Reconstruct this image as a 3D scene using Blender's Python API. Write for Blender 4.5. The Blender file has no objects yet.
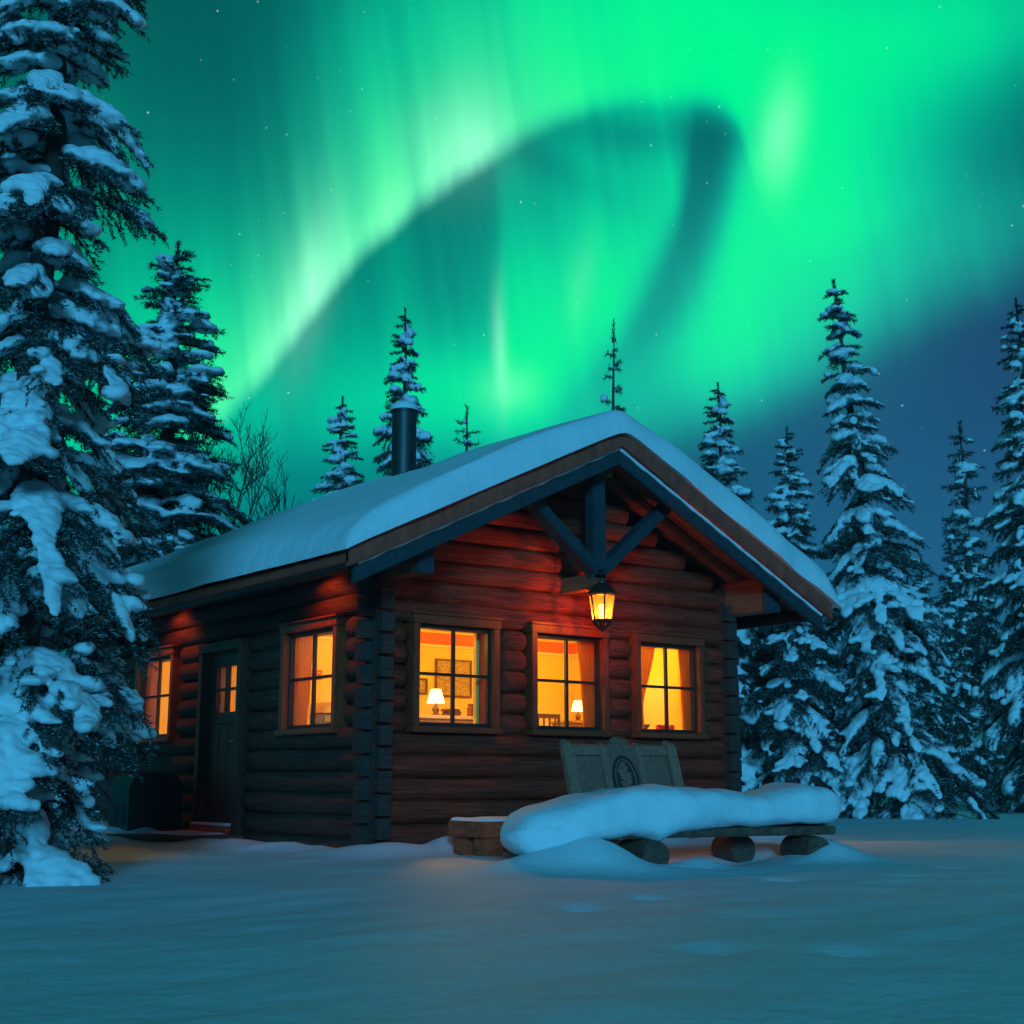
import bpy, bmesh, math, random
import numpy as np
from mathutils import Vector, Matrix, noise as mnoise

C = bpy.context.scene.collection
S = bpy.context.scene
PI = math.pi
R = math.radians

# ------------------------------------------------------------------ camera
CAM = np.array([-6.786, -10.933, 0.65])
YAW, PITCH, FOC = 0.658, 0.197, 1340.0
FWD = np.array([math.sin(YAW)*math.cos(PITCH), math.cos(YAW)*math.cos(PITCH), math.sin(PITCH)])
RGT = np.array([math.cos(YAW), -math.sin(YAW), 0.0])
UPV = np.cross(RGT, FWD)
cd = bpy.data.cameras.new('camera'); cam = bpy.data.objects.new('camera', cd); C.objects.link(cam)
cam.matrix_world = Matrix(((RGT[0], UPV[0], -FWD[0], CAM[0]), (RGT[1], UPV[1], -FWD[1], CAM[1]), (RGT[2], UPV[2], -FWD[2], CAM[2]), (0, 0, 0, 1)))
cd.sensor_width = 36; cd.lens = 36*FOC/1024; cd.clip_start = 0.05; cd.clip_end = 2000
S.camera = cam
S.view_settings.view_transform = 'Standard'; S.view_settings.look = 'None'
S.view_settings.exposure = 0; S.view_settings.gamma = 1
S.cycles.use_denoising = True
S.cycles.max_bounces = 6; S.cycles.diffuse_bounces = 3; S.cycles.glossy_bounces = 3
S.cycles.transparent_max_bounces = 12
S.cycles.sample_clamp_indirect = 4
S.cycles.caustics_reflective = False; S.cycles.caustics_refractive = False

# ------------------------------------------------------------------ world: night sky with aurora
w = bpy.data.worlds.new('World'); S.world = w; w.use_nodes = True
NT = w.node_tree; NT.nodes.clear(); LK = NT.links

class X:                                   # a node socket with arithmetic
    def __init__(s, sock): s.s = sock
    def _op(a, op, b=None, c=None, clamp=False):
        n = NT.nodes.new('ShaderNodeMath'); n.operation = op; n.use_clamp = clamp
        for i, v in enumerate((a, b, c)):
            if v is None: continue
            if isinstance(v, X): LK.new(v.s, n.inputs[i])
            else: n.inputs[i].default_value = v
        return X(n.outputs[0])
    def __add__(a, b): return X._op(a, 'ADD', b)
    __radd__ = __add__
    def __sub__(a, b): return X._op(a, 'SUBTRACT', b)
    def __rsub__(a, b): return X._op(b, 'SUBTRACT', a)
    def __mul__(a, b): return X._op(a, 'MULTIPLY', b)
    __rmul__ = __mul__
    def __truediv__(a, b): return X._op(a, 'DIVIDE', b)
    def clip(a): return X._op(a, 'ADD', 0.0, clamp=True)
    def exp(a): return X._op(a, 'EXPONENT')
def smooth(x, a, b):
    n = NT.nodes.new('ShaderNodeMapRange'); n.interpolation_type = 'SMOOTHSTEP'
    LK.new(x.s, n.inputs[0]); n.inputs[1].default_value = a; n.inputs[2].default_value = b
    return X(n.outputs[0])
def fcurve(x, pts, lo, hi):                # smooth curve through (x, y) points; y kept in lo..hi
    x0, x1 = pts[0][0], pts[-1][0]
    n = NT.nodes.new('ShaderNodeFloatCurve'); c = n.mapping.curves[0]
    P = [((a-x0)/(x1-x0), (b-lo)/(hi-lo)) for a, b in pts]
    c.points[0].location = P[0]; c.points[-1].location = P[-1]
    for p in P[1:-1]: c.points.new(*p)
    n.mapping.update()
    LK.new((((x-x0)/(x1-x0)).clip()).s, n.inputs[1])
    return X(n.outputs[0])*(hi-lo)+lo
def noise(vec, scale, detail=2.0, rough=.5):
    n = NT.nodes.new('ShaderNodeTexNoise'); n.inputs['Scale'].default_value = scale
    n.inputs['Detail'].default_value = detail; n.inputs['Roughness'].default_value = rough
    LK.new(vec, n.inputs['Vector']); return X(n.outputs[0])
def comb(x, y, z):
    n = NT.nodes.new('ShaderNodeCombineXYZ')
    for i, v in enumerate((x, y, z)):
        if isinstance(v, X): LK.new(v.s, n.inputs[i])
        else: n.inputs[i].default_value = v
    return n.outputs[0]
tc = NT.nodes.new('ShaderNodeTexCoord')
DIR = tc.outputs['Generated']
def dot(v):
    n = NT.nodes.new('ShaderNodeVectorMath'); n.operation = 'DOT_PRODUCT'
    LK.new(DIR, n.inputs[0]); n.inputs[1].default_value = v; return X(n.outputs['Value'])
NE = (math.sin(YAW), math.cos(YAW), 0.0)   # compass bearing the aurora hangs over
dn, de, dz = dot(NE), dot((math.cos(YAW), -math.sin(YAW), 0)), dot((0, 0, 1))
den = X._op(dn, 'MAXIMUM', 0.12)
U = de/den                                 # along the curtain
V = dz/den                                 # height on the curtain
front = smooth(dn, 0.05, 0.45)
def sp(px, py):                            # where a direction measured off the photograph meets the curtain plane
    d = FWD + RGT*(px-512)/FOC + UPV*(512-py)/FOC
    h = d[0]*NE[0]+d[1]*NE[1]
    return float((d[0]*math.cos(YAW)-d[1]*math.sin(YAW))/h), float(d[2]/h)
K = 1.08/FOC                               # one photograph pixel on the curtain plane
warp = noise(comb(U*1.0, V*1.0, 0.3), 3.2, 3.0)-0.5
Uw = U + warp*0.030
Vw = V + (noise(comb(U, V, 7.7), 3.6, 2.0)-0.5)*0.030
rays = noise(comb(U*26.0+V*4.0, V*0.9, 0.0), 1.0, 2.5, .55)        # fine vertical rays
rays2 = noise(comb(U*8.0+V*1.6, V*0.5, 3.0), 1.0, 1.5)             # broad folds
rays3 = noise(comb(U*62.0+V*7.0, V*1.6, 5.0), 1.0, 1.5)
streak = (rays-0.5)*1.3+(rays2-0.5)*1.1+(rays3-0.5)*0.5
def curtain(edge, rise, height, amp, k=0.75):
    """Light that starts at a lower edge (px points) and fades upward; amp: px points (x, strength)."""
    P = [sp(*p) for p in edge]
    e = fcurve(Uw, P, min(q[1] for q in P)-.01, max(q[1] for q in P)+.01)
    A = fcurve(Uw, [(sp(px, 250)[0], a) for px, a in amp], 0.0, 1.6)
    t = Vw-e+(rays-.5)*0.010
    up = smooth(t, -rise*K*.5, rise*K)
    return A*up*(X._op(t, 'MAXIMUM', 0.0)*(-1.0/(height*K))).exp()*(streak*k+1.0)
def blob(px, py, sx, sy, ang, amp):
    u, v = sp(px, py); c, s = math.cos(R(ang)), math.sin(R(ang))
    a, b = Uw-u, Vw-v
    p = (a*c+b*s)/(sx*K); q = (b*c-a*s)/(sy*K)
    return ((p*p+q*q)*-0.5).exp()*amp
ARC = [(150, 505), (220, 421), (270, 368), (320, 308), (370, 255), (420, 213), (470, 178), (520, 147), (570, 118), (620, 100), (670, 93), (710, 98), (736, 114), (752, 142)]
main = curtain(ARC+[(761, 172), (775, 215), (800, 250), (850, 250), (920, 220), (1000, 180), (1100, 120)],
               30, 140, [(120, .20), (170, .52), (230, .85), (320, .95), (450, 1.0), (560, .95), (680, .95), (740, .95), (765, .85), (785, .55), (820, .40), (860, .30), (930, .10), (1000, .0), (1100, .0)])
mid = curtain([(300, 455), (400, 440), (470, 425), (510, 418), (545, 402), (580, 372), (620, 330), (650, 285), (675, 235), (692, 180), (704, 120), (740, 90)],
              60, 215, [(300, .26), (400, .44), (480, .40), (496, .44), (512, .92), (560, 1.0), (610, .98), (650, .85), (676, .74), (694, .40), (708, .08), (740, .0)])
low = curtain([(380, 515), (560, 488), (680, 428), (780, 390), (880, 338), (960, 300), (1060, 246), (1200, 180)],
              95, 170, [(300, .30), (450, .36), (600, .62), (700, .80), (800, .74), (880, .66), (960, .55), (1040, .48), (1200, .4)], .25)
green = main+mid+low
for b in ((806, 130, 58, 120, 10, .62), (778, 225, 40, 80, -22, .55), (738, 270, 26, 66, -18, .40), (715, 330, 60, 46, -40, .30), (880, 200, 80, 70, -30, .18), (860, 50, 110, 80, 0, .50), (985, 10, 90, 46, 10, .36),
          (650, 20, 180, 60, 0, .42), (498, 396, 44, 34, 0, .42), (430, 405, 80, 44, 0, .24), (570, 315, 46, 56, 10, .30), (745, 205, 9, 60, -4, .22), (200, 380, 60, 110, 0, .30), (100, 300, 70, 170, 0, .16), (380, 90, 120, 70, 30, .12)):
    green = green+blob(*b)
for b in ((718, 150, 27, 44, -8, .58), (703, 230, 21, 60, -16, .42), (664, 312, 20, 48, -34, .34), (712, 124, 40, 18, -14, .45), (630, 132, 60, 17, -4, .38), (548, 160, 50, 14, -30, .25), (225, 60, 80, 160, 8, .55), (250, 480, 60, 70, 0, .2), (1030, 150, 80, 60, 25, .42)):
    green = green*(1.0-blob(*b).clip())
white = curtain(ARC, 30, 46, [(150, .0), (215, .25), (262, .75), (310, 1.1), (345, .85), (385, .62), (420, .75), (470, 1.15), (510, .65), (570, .12), (700, 0), (752, 0)], 1.9)
for b in ((787, 132, 13, 36, -6, .46), (502, 345, 4.5, 36, 0, .42), (508, 388, 18, 14, 25, .24), (312, 285, 14, 52, -12, .30), (585, 280, 9, 30, -8, .10), (462, 140, 32, 36, -20, .20)):
    white = white+blob(*b)
green = green*front*1.12*(1.0+streak*0.18); white = white*front
g = 1.0-(green*green*-1.0-green*.55).exp()                # soft shoulder, like an exposed sensor
# night blue / teal behind the aurora
BACK_G, BACK_B = 0.035, 0.085            # the moonlit sky behind the camera
tealness = 1.0-(1.0-smooth(U, sp(900, 300)[0], sp(330, 300)[0]))*smooth(V, .60, .36)
lowfade = smooth(V, 0.42, 0.08)
back = smooth(dn, 0.25, -0.5)
hz = smooth(dz, .75, .0)
Rr = 0.001+0.012*(1.0-tealness)*front*smooth(V, .62, .3)+white*0.36
fr2 = front*0.88+0.12
Gg = (0.052+0.075*lowfade)*fr2+0.030*tealness*front+BACK_G*back*hz+g*0.90+white*0.42
Bb = (0.085+0.115*lowfade)*fr2+0.060*(1.0-tealness)*front+BACK_B*back*hz+g*0.20+g*(1.0-g)*0.40+white*0.42
# stars: bright cores of widely spaced cells
vo = NT.nodes.new('ShaderNodeTexVoronoi'); vo.inputs['Scale'].default_value = 80.0; LK.new(DIR, vo.inputs['Vector'])
vs = NT.nodes.new('ShaderNodeSeparateColor'); LK.new(vo.outputs['Color'], vs.inputs[0])
mag = smooth(X(vs.outputs[0]), .30, 1.0); mag = mag*mag
star = smooth(X(vo.outputs['Distance']), 0.090, 0.015)*mag*(1.0-g*.8)*0.55
cc = NT.nodes.new('ShaderNodeCombineColor')
for i, v in enumerate((Rr+star*.75, Gg+star*.95, Bb+star)): LK.new(v.s, cc.inputs[i])
nis = NT.nodes.new('ShaderNodeTexSky'); nis.sky_type = 'NISHITA'; nis.sun_disc = False
SUN_EL, SUN_AZ = R(13), YAW+PI-0.05        # the moonlight comes from behind the camera
nis.sun_elevation = R(-5); nis.sun_rotation = SUN_AZ
b1 = NT.nodes.new('ShaderNodeBackground'); LK.new(nis.outputs[0], b1.inputs[0]); b1.inputs[1].default_value = 0.06
b2 = NT.nodes.new('ShaderNodeBackground'); LK.new(cc.outputs[0], b2.inputs[0]); b2.inputs[1].default_value = 1.0
ad = NT.nodes.new('ShaderNodeAddShader'); LK.new(b1.outputs[0], ad.inputs[0]); LK.new(b2.outputs[0], ad.inputs[1])
wo = NT.nodes.new('ShaderNodeOutputWorld'); LK.new(ad.outputs[0], wo.inputs[0])
w.cycles.sampling_method = 'MANUAL'; w.cycles.sample_map_resolution = 512

# ------------------------------------------------------------------ moonlight
sl = bpy.data.lights.new('moonlight', 'SUN'); so = bpy.data.objects.new('moonlight', sl); C.objects.link(so)
sl.energy = 2.05; sl.color = (0.07, 0.55, 1.0); sl.angle = R(11)
d = Vector((math.sin(SUN_AZ)*math.cos(SUN_EL), math.cos(SUN_AZ)*math.cos(SUN_EL), math.sin(SUN_EL)))
so.rotation_euler = d.to_track_quat('Z', 'Y').to_euler()

# ------------------------------------------------------------------ helpers
def tag(o, label=None, cat=None, group=None, kind=None):
    for k, v in (('label', label), ('category', cat), ('group', group), ('kind', kind)):
        if v: o[k] = v
    return o
def empty(name, loc=(0, 0, 0)):
    o = bpy.data.objects.new(name, None); C.objects.link(o); o.location = loc; o.empty_display_size = .2
    return o
def link(name, me, mats, parent=None):
    o = bpy.data.objects.new(name, me); C.objects.link(o)
    for m in (mats if isinstance(mats, (list, tuple)) else [mats]):
        if me.materials.get(m.name) is None: me.materials.append(m)
    if parent is not None:
        o.parent = parent
        o.matrix_parent_inverse = Matrix.Translation(-Vector(parent.location)) if parent.location.length > 0 and parent.rotation_euler[:] == (0, 0, 0) else Matrix()
    return o
class MB:
    """collects shapes for ONE mesh"""
    def __init__(s): s.v = []; s.f = []; s.m = []; s.mi = 0
    def add(s, vs, fs):
        o = len(s.v); s.v += [tuple(map(float, p)) for p in vs]; s.f += [tuple(i+o for i in f) for f in fs]; s.m += [s.mi]*len(fs)
    def box(s, x0, x1, y0, y1, z0, z1, fn=None):
        vs = [(x, y, z) for x in (x0, x1) for y in (y0, y1) for z in (z0, z1)]
        fs = [(0, 1, 3, 2), (4, 6, 7, 5), (0, 4, 5, 1), (2, 3, 7, 6), (0, 2, 6, 4), (1, 5, 7, 3)]
        if fn: vs = [fn(*p) for p in vs]
        s.add(vs, fs)
    def beam(s, a, b, wd, ht, up=(0, 0, 1)):
        a, b = Vector(a), Vector(b); d = (b-a).normalized(); sd = d.cross(Vector(up)).normalized(); u = sd.cross(d)
        vs = [p+sd*(i*wd/2)+u*(j*ht/2) for p in (a, b) for i in (-1, 1) for j in (-1, 1)]
        s.add(vs, [(0, 1, 3, 2), (4, 6, 7, 5), (0, 4, 5, 1), (2, 3, 7, 6), (0, 2, 6, 4), (1, 5, 7, 3)])
    def tube(s, pts, rad, n=8, cap=True):
        pts = [Vector(p) for p in pts]; k = len(pts)
        rad = rad if isinstance(rad, (list, tuple)) else [rad]*k
        d0 = (pts[1]-pts[0]).normalized(); u = d0.orthogonal().normalized(); vs = []
        for i, p in enumerate(pts):
            d = (pts[min(i+1, k-1)]-pts[max(i-1, 0)]).normalized(); u = (u-d*u.dot(d)).normalized(); sd = d.cross(u)
            for j in range(n):
                a = 2*PI*j/n; vs.append(p+(u*math.cos(a)+sd*math.sin(a))*rad[i])
        fs = [(i*n+j, i*n+(j+1) % n, (i+1)*n+(j+1) % n, (i+1)*n+j) for i in range(k-1) for j in range(n)]
        if cap: fs += [tuple(range(n))[::-1], tuple((k-1)*n+j for j in range(n))]
        s.add(vs, fs)
    def lathe(s, prof, n=20, c=(0, 0, 0), rot=0.0, fn=None):
        vs = [(c[0]+r*math.cos(2*PI*j/n+rot), c[1]+r*math.sin(2*PI*j/n+rot), c[2]+z) for r, z in prof for j in range(n)]
        if fn: vs = [fn(*p) for p in vs]
        k = len(prof)
        fs = [(i*n+j, i*n+(j+1) % n, (i+1)*n+(j+1) % n, (i+1)*n+j) for i in range(k-1) for j in range(n)]
        fs += [tuple(range(n))[::-1], tuple((k-1)*n+j for j in range(n))]
        s.add(vs, fs)
    def build(s, name, mats, parent=None, bevel=0.0, smooth=35, seg=2):
        me = bpy.data.meshes.new(name); me.from_pydata(s.v, [], s.f)
        for m in (mats if isinstance(mats, (list, tuple)) else [mats]): me.materials.append(m)
        me.polygons.foreach_set('material_index', s.m)
        bm = bmesh.new(); bm.from_mesh(me); bmesh.ops.recalc_face_normals(bm, faces=bm.faces)
        if bevel > 0:
            ed = [e for e in bm.edges if len(e.link_faces) == 2 and e.calc_face_angle(0) > R(40)]
            bmesh.ops.bevel(bm, geom=ed, offset=bevel, segments=seg, affect='EDGES', clamp_overlap=True)
        for e in bm.edges: e.smooth = not (len(e.link_faces) == 2 and e.calc_face_angle(0) > R(smooth))
        for f in bm.faces: f.smooth = True
        bm.to_mesh(me); bm.free()
        return link(name, me, [], parent)
def np_mesh(name, v, f, mi=None, smooth=True):
    """mesh from numpy arrays; f is (n,3) or (n,4)"""
    me = bpy.data.meshes.new(name); v = np.asarray(v, np.float32); f = np.asarray(f, np.int32); k = f.shape[1]
    me.vertices.add(len(v)); me.vertices.foreach_set('co', v.ravel())
    me.loops.add(f.size); me.loops.foreach_set('vertex_index', f.ravel())
    me.polygons.add(len(f)); me.polygons.foreach_set('loop_start', np.arange(0, f.size, k, dtype=np.int32))
    me.polygons.foreach_set('use_smooth', np.full(len(f), smooth))
    if mi is not None: me.polygons.foreach_set('material_index', np.asarray(mi, np.int32))
    me.update(calc_edges=True); me.validate()
    return me
def wav(P, seed, scale, octs=3):
    """smooth pseudo-random field of points P (n,3), about -1..1"""
    rs = np.random.RandomState(seed); out = np.zeros(len(P)); amp = 1.0; tot = 0
    for o in range(octs):
        for k in range(5):
            d = rs.normal(size=3); d /= np.linalg.norm(d)
            out += amp*np.sin(P@d*scale*(0.7+.6*rs.rand())*(2.0**o)*2*PI+rs.rand()*6.28)/2.2
        tot += amp; amp *= .5
    return out/tot

# ------------------------------------------------------------------ materials
def mat(name, base, rough=.7, var=.25, vscale=6.0, stretch=(1, 1, 1), bump=.3, bscale=30.0, bdist=.01, metal=0.0, detail=5.0, var2=None, spec=.5):
    m = bpy.data.materials.new(name); m.use_nodes = True; nt = m.node_tree; p = nt.nodes['Principled BSDF']
    t = nt.nodes.new('ShaderNodeTexCoord'); mp = nt.nodes.new('ShaderNodeMapping'); mp.inputs['Scale'].default_value = stretch
    nt.links.new(t.outputs['Object'], mp.inputs[0])
    n = nt.nodes.new('ShaderNodeTexNoise'); n.inputs['Scale'].default_value = vscale; n.inputs['Detail'].default_value = detail
    nt.links.new(mp.outputs[0], n.inputs['Vector'])
    r = nt.nodes.new('ShaderNodeValToRGB'); nt.links.new(n.outputs[0], r.inputs[0])
    lo = [c*(1-var) for c in base]; hi = list(var2) if var2 else [min(1, c*(1+var)) for c in base]
    r.color_ramp.elements[0].position = .3; r.color_ramp.elements[1].position = .72
    r.color_ramp.elements[0].color = (*lo, 1); r.color_ramp.elements[1].color = (*hi, 1)
    nt.links.new(r.outputs[0], p.inputs['Base Color'])
    p.inputs['Roughness'].default_value = rough; p.inputs['Metallic'].default_value = metal
    p.inputs['Specular IOR Level'].default_value = spec
    if bump > 0:
        n2 = nt.nodes.new('ShaderNodeTexNoise'); n2.inputs['Scale'].default_value = bscale; n2.inputs['Detail'].default_value = 4
        nt.links.new(mp.outputs[0], n2.inputs['Vector'])
        b = nt.nodes.new('ShaderNodeBump'); b.inputs['Strength'].default_value = bump; b.inputs['Distance'].default_value = bdist
        nt.links.new(n2.outputs[0], b.inputs['Height']); nt.links.new(b.outputs[0], p.inputs['Normal'])
    return m
def emis(name, col, s):
    m = bpy.data.materials.new(name); m.use_nodes = True; p = m.node_tree.nodes['Principled BSDF']
    p.inputs['Base Color'].default_value = (*col, 1); p.inputs['Emission Color'].default_value = (*col, 1); p.inputs['Emission Strength'].default_value = s
    return m
def glassy(name, tint, gloss=.12, cloud=0.0, cloudcol=(1, .6, .2)):
    m = bpy.data.materials.new(name); m.use_nodes = True; nt = m.node_tree; nt.nodes.clear()
    tr = nt.nodes.new('ShaderNodeBsdfTransparent'); tr.inputs[0].default_value = (*tint, 1)
    gl = nt.nodes.new('ShaderNodeBsdfGlossy'); gl.inputs['Roughness'].default_value = .03
    fc = nt.nodes.new('ShaderNodeLayerWeight'); fc.inputs[0].default_value = .5
    pw = nt.nodes.new('ShaderNodeMath'); pw.operation = 'POWER'; pw.inputs[1].default_value = 5; nt.links.new(fc.outputs['Facing'], pw.inputs[0])
    lw = nt.nodes.new('ShaderNodeMath'); lw.operation = 'MULTIPLY_ADD'; lw.inputs[1].default_value = .94; lw.inputs[2].default_value = .035; nt.links.new(pw.outputs[0], lw.inputs[0])
    mx = nt.nodes.new('ShaderNodeMixShader'); nt.links.new(lw.outputs[0], mx.inputs[0]); nt.links.new(tr.outputs[0], mx.inputs[1]); nt.links.new(gl.outputs[0], mx.inputs[2])
    last = mx
    if cloud > 0:
        df = nt.nodes.new('ShaderNodeBsdfTranslucent'); df.inputs[0].default_value = (*cloudcol, 1)
        m2 = nt.nodes.new('ShaderNodeMixShader'); m2.inputs[0].default_value = cloud
        nt.links.new(mx.outputs[0], m2.inputs[1]); nt.links.new(df.outputs[0], m2.inputs[2]); last = m2
    o = nt.nodes.new('ShaderNodeOutputMaterial'); nt.links.new(last.outputs[0], o.inputs[0])
    return m
def cloth(name, col, tl=.45):
    m = bpy.data.materials.new(name); m.use_nodes = True; nt = m.node_tree; nt.nodes.clear()
    t = nt.nodes.new('ShaderNodeTexCoord'); n = nt.nodes.new('ShaderNodeTexNoise'); n.inputs['Scale'].default_value = 40
    mp = nt.nodes.new('ShaderNodeMapping'); mp.inputs['Scale'].default_value = (1, 1, .1); nt.links.new(t.outputs['Object'], mp.inputs[0]); nt.links.new(mp.outputs[0], n.inputs['Vector'])
    r = nt.nodes.new('ShaderNodeValToRGB'); nt.links.new(n.outputs[0], r.inputs[0])
    r.color_ramp.elements[0].color = (*[c*.75 for c in col], 1); r.color_ramp.elements[1].color = (*col, 1)
    a = nt.nodes.new('ShaderNodeBsdfDiffuse'); b = nt.nodes.new('ShaderNodeBsdfTranslucent'); mx = nt.nodes.new('ShaderNodeMixShader'); mx.inputs[0].default_value = tl
    for k in (a, b): nt.links.new(r.outputs[0], k.inputs[0])
    nt.links.new(a.outputs[0], mx.inputs[1]); nt.links.new(b.outputs[0], mx.inputs[2])
    o = nt.nodes.new('ShaderNodeOutputMaterial'); nt.links.new(mx.outputs[0], o.inputs[0])
    return m
M = {}
LOG_LIT = (.31, .034, .011)
M['log_lit_x'] = mat('log_wood_front_lantern_red', LOG_LIT, .40, .7, 9, (.3, 3.5, 7), 1.0, 24, .022)  # same wood as the side logs, with the lantern's red light in its colour
M['log_dim_y'] = mat('log_wood_side_shaded', (.085, .034, .022), .6, .65, 9, (3.5, .3, 7), 1.0, 24, .022)  # same wood, coloured darker for the shaded side the lantern misses
M['log_end'] = mat('sawn_log_end', (.055, .032, .025), .8, .5, 7, (1, 1, 9), .9, 16, .012)
M['teal'] = mat('dark_teal_timber', (.026, .042, .05), .65, .3, 5, (2, 2, 2), .5, 30, .006)  # even dark teal base colour for truss, rake and beam ends
M['brown'] = mat('brown_barge_board', (.42, .065, .034), .7, .3, 4, (3, 1, 1), .4, 25, .006)
M['soffit'] = mat('red_brown_soffit', (.20, .065, .028), .65, .35, 6, (1, .4, 4), .4, 20, .006)
M['beam'] = mat('red_brown_beam', (.24, .085, .035), .6, .35, 6, (5, .4, 5), .5, 20, .008)
M['frame'] = mat('stained_window_frame', (.28, .045, .015), .45, .3, 8, (4, 4, 1), .3, 40, .004)
M['sash'] = mat('dark_sash', (.03, .018, .012), .5, .3, 8, (4, 4, 1), .2, 40, .003)
M['door'] = mat('dark_brown_door', (.11, .032, .022), .5, .3, 9, (6, 6, .4), .35, 25, .005)
M['black'] = mat('black_metal', (.02, .021, .023), .45, .3, 12, (1, 1, 1), .2, 80, .002, .6)
M['dark'] = mat('dark_plastic', (.014, .016, .017), .5, .3, 9, (1, 1, 1), .2, 60, .002)
M['bronze'] = mat('aged_bronze', (.09, .07, .05), .4, .4, 20, (1, 1, 1), .3, 60, .003, .7)
M['pipe'] = mat('flue_pipe_metal', (.05, .055, .055), .5, .2, 8, (1, 1, .4), .2, 40, .003, .5)
M['steel'] = mat('worn_steel', (.5, .5, .5), .3, .15, 20, (1, 1, 1), .1, 80, .001, 1.0)
M['grey'] = mat('weathered_grey_wood', (.42, .145, .09), .8, .45, 12, (9, 9, .6), .7, 35, .008)
M['carve'] = mat('carved_grey_wood', (.32, .105, .065), .8, .3, 14, (6, 6, 1), .3, 45, .005)
M['benchlog'] = mat('brown_bench_timber', (.15, .06, .035), .75, .45, 8, (2, 2, 4), .7, 30, .008)
M['stool'] = mat('sawn_block_timber', (.62, .07, .022), .7, .4, 8, (2, 2, 5), .6, 30, .008)
M['plaster'] = mat('warm_plaster', (.82, .62, .18), .9, .05, 3, (1, 1, 1), .1, 30, .003)
M['frieze'] = mat('orange_red_frieze', (.78, .16, .05), .8, .1, 5, (1, 1, 1), .1, 30, .003)
M['cream'] = mat('cream_paint', (.80, .68, .42), .8, .08, 6, (1, 1, 1), .1, 30, .003)
M['floor'] = mat('oak_floor', (.35, .2, .1), .5, .3, 6, (6, .5, 1), .2, 30, .003)
M['furn'] = mat('honey_furniture', (.55, .33, .13), .5, .25, 8, (1, 5, 5), .2, 30, .003)
M['furn_dark'] = mat('dark_furniture', (.14, .06, .03), .5, .25, 8, (1, 5, 5), .2, 30, .003)
M['book'] = mat('book_cloth', (.12, .05, .03), .7, .4, 30, (1, 1, 9), .1, 60, .002)
M['paper'] = mat('framed_print_paper', (.42, .31, .18), .9, .6, 34, (1, 1, 3), .0, 30, .002)
M['jar'] = mat('brown_jar_glaze', (.16, .055, .02), .25, .3, 20, (1, 1, 1), .1, 60, .001)
M['red'] = mat('red_paint', (.62, .03, .015), .5, .15, 20, (1, 1, 1), .1, 60, .001)
M['greyb'] = mat('grey_enamel', (.25, .21, .16), .4, .15, 9, (1, 1, 1), .1, 60, .001)
M['net'] = cloth('thin_door_net', (.95, .62, .16), .75)
M['groove'] = mat('dark_carved_groove', (.07, .028, .02), .85, .3, 14, (6, 6, 1), .2, 45, .004)
M['curtain'] = cloth('orange_curtain_cloth', (.85, .27, .015))
M['shade'] = emis('lit_lamp_shade', (1, .74, .34), 3.2)
M['bulb'] = emis('lit_bulb', (1, .66, .25), 30)
M['flame'] = emis('lit_lantern_core', (1, .62, .20), 10)
M['pane'] = glassy('window_glass', (1, .96, .9))
M['amber'] = glassy('amber_lantern_glass', (1, .72, .34), cloud=.16, cloudcol=(1, .62, .2))
M['bark'] = mat('spruce_bark', (.07, .05, .04), .9, .4, 10, (3, 3, .6), .8, 20, .02)
M['needle'] = mat('spruce_needles', (.030, .050, .042), .7, .35, 4, (1, 1, 1), 0, spec=.2)
M['frost'] = mat('frosted_needles', (.34, .38, .39), .8, .3, 8, (1, 1, 1), 0, spec=.2)
M['twig'] = mat('bare_birch_twigs', (.10, .08, .07), .9, .3, 4, (1, 1, 1), 0)
def snow_mat(name, bs=1.0, dist=.012):
    m = mat(name, (.80, .83, .86), .62, .05, 1.2*bs, (1, 1, 1), 0, spec=.35); nt = m.node_tree; p = nt.nodes['Principled BSDF']
    t = nt.nodes.new('ShaderNodeTexCoord')
    a = nt.nodes.new('ShaderNodeTexNoise'); a.inputs['Scale'].default_value = 9*bs; a.inputs['Detail'].default_value = 6; a.inputs['Roughness'].default_value = .62
    b = nt.nodes.new('ShaderNodeTexNoise'); b.inputs['Scale'].default_value = 160*bs; b.inputs['Detail'].default_value = 3
    for k in (a, b): nt.links.new(t.outputs['Object'], k.inputs['Vector'])
    mx = nt.nodes.new('ShaderNodeMath'); mx.operation = 'MULTIPLY_ADD'; mx.inputs[1].default_value = .16
    nt.links.new(b.outputs[0], mx.inputs[0]); nt.links.new(a.outputs[0], mx.inputs[2])
    bp = nt.nodes.new('ShaderNodeBump'); bp.inputs['Strength'].default_value = .6; bp.inputs['Distance'].default_value = dist
    nt.links.new(mx.outputs[0], bp.inputs['Height']); nt.links.new(bp.outputs[0], p.inputs['Normal'])
    return m
M['snow'] = snow_mat('fresh_snow', 1.0, .03); M['snow_tree'] = snow_mat('clumped_tree_snow', 2.0, .02); M['snow_ground'] = snow_mat('snow_cover', .7, .03)

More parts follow.
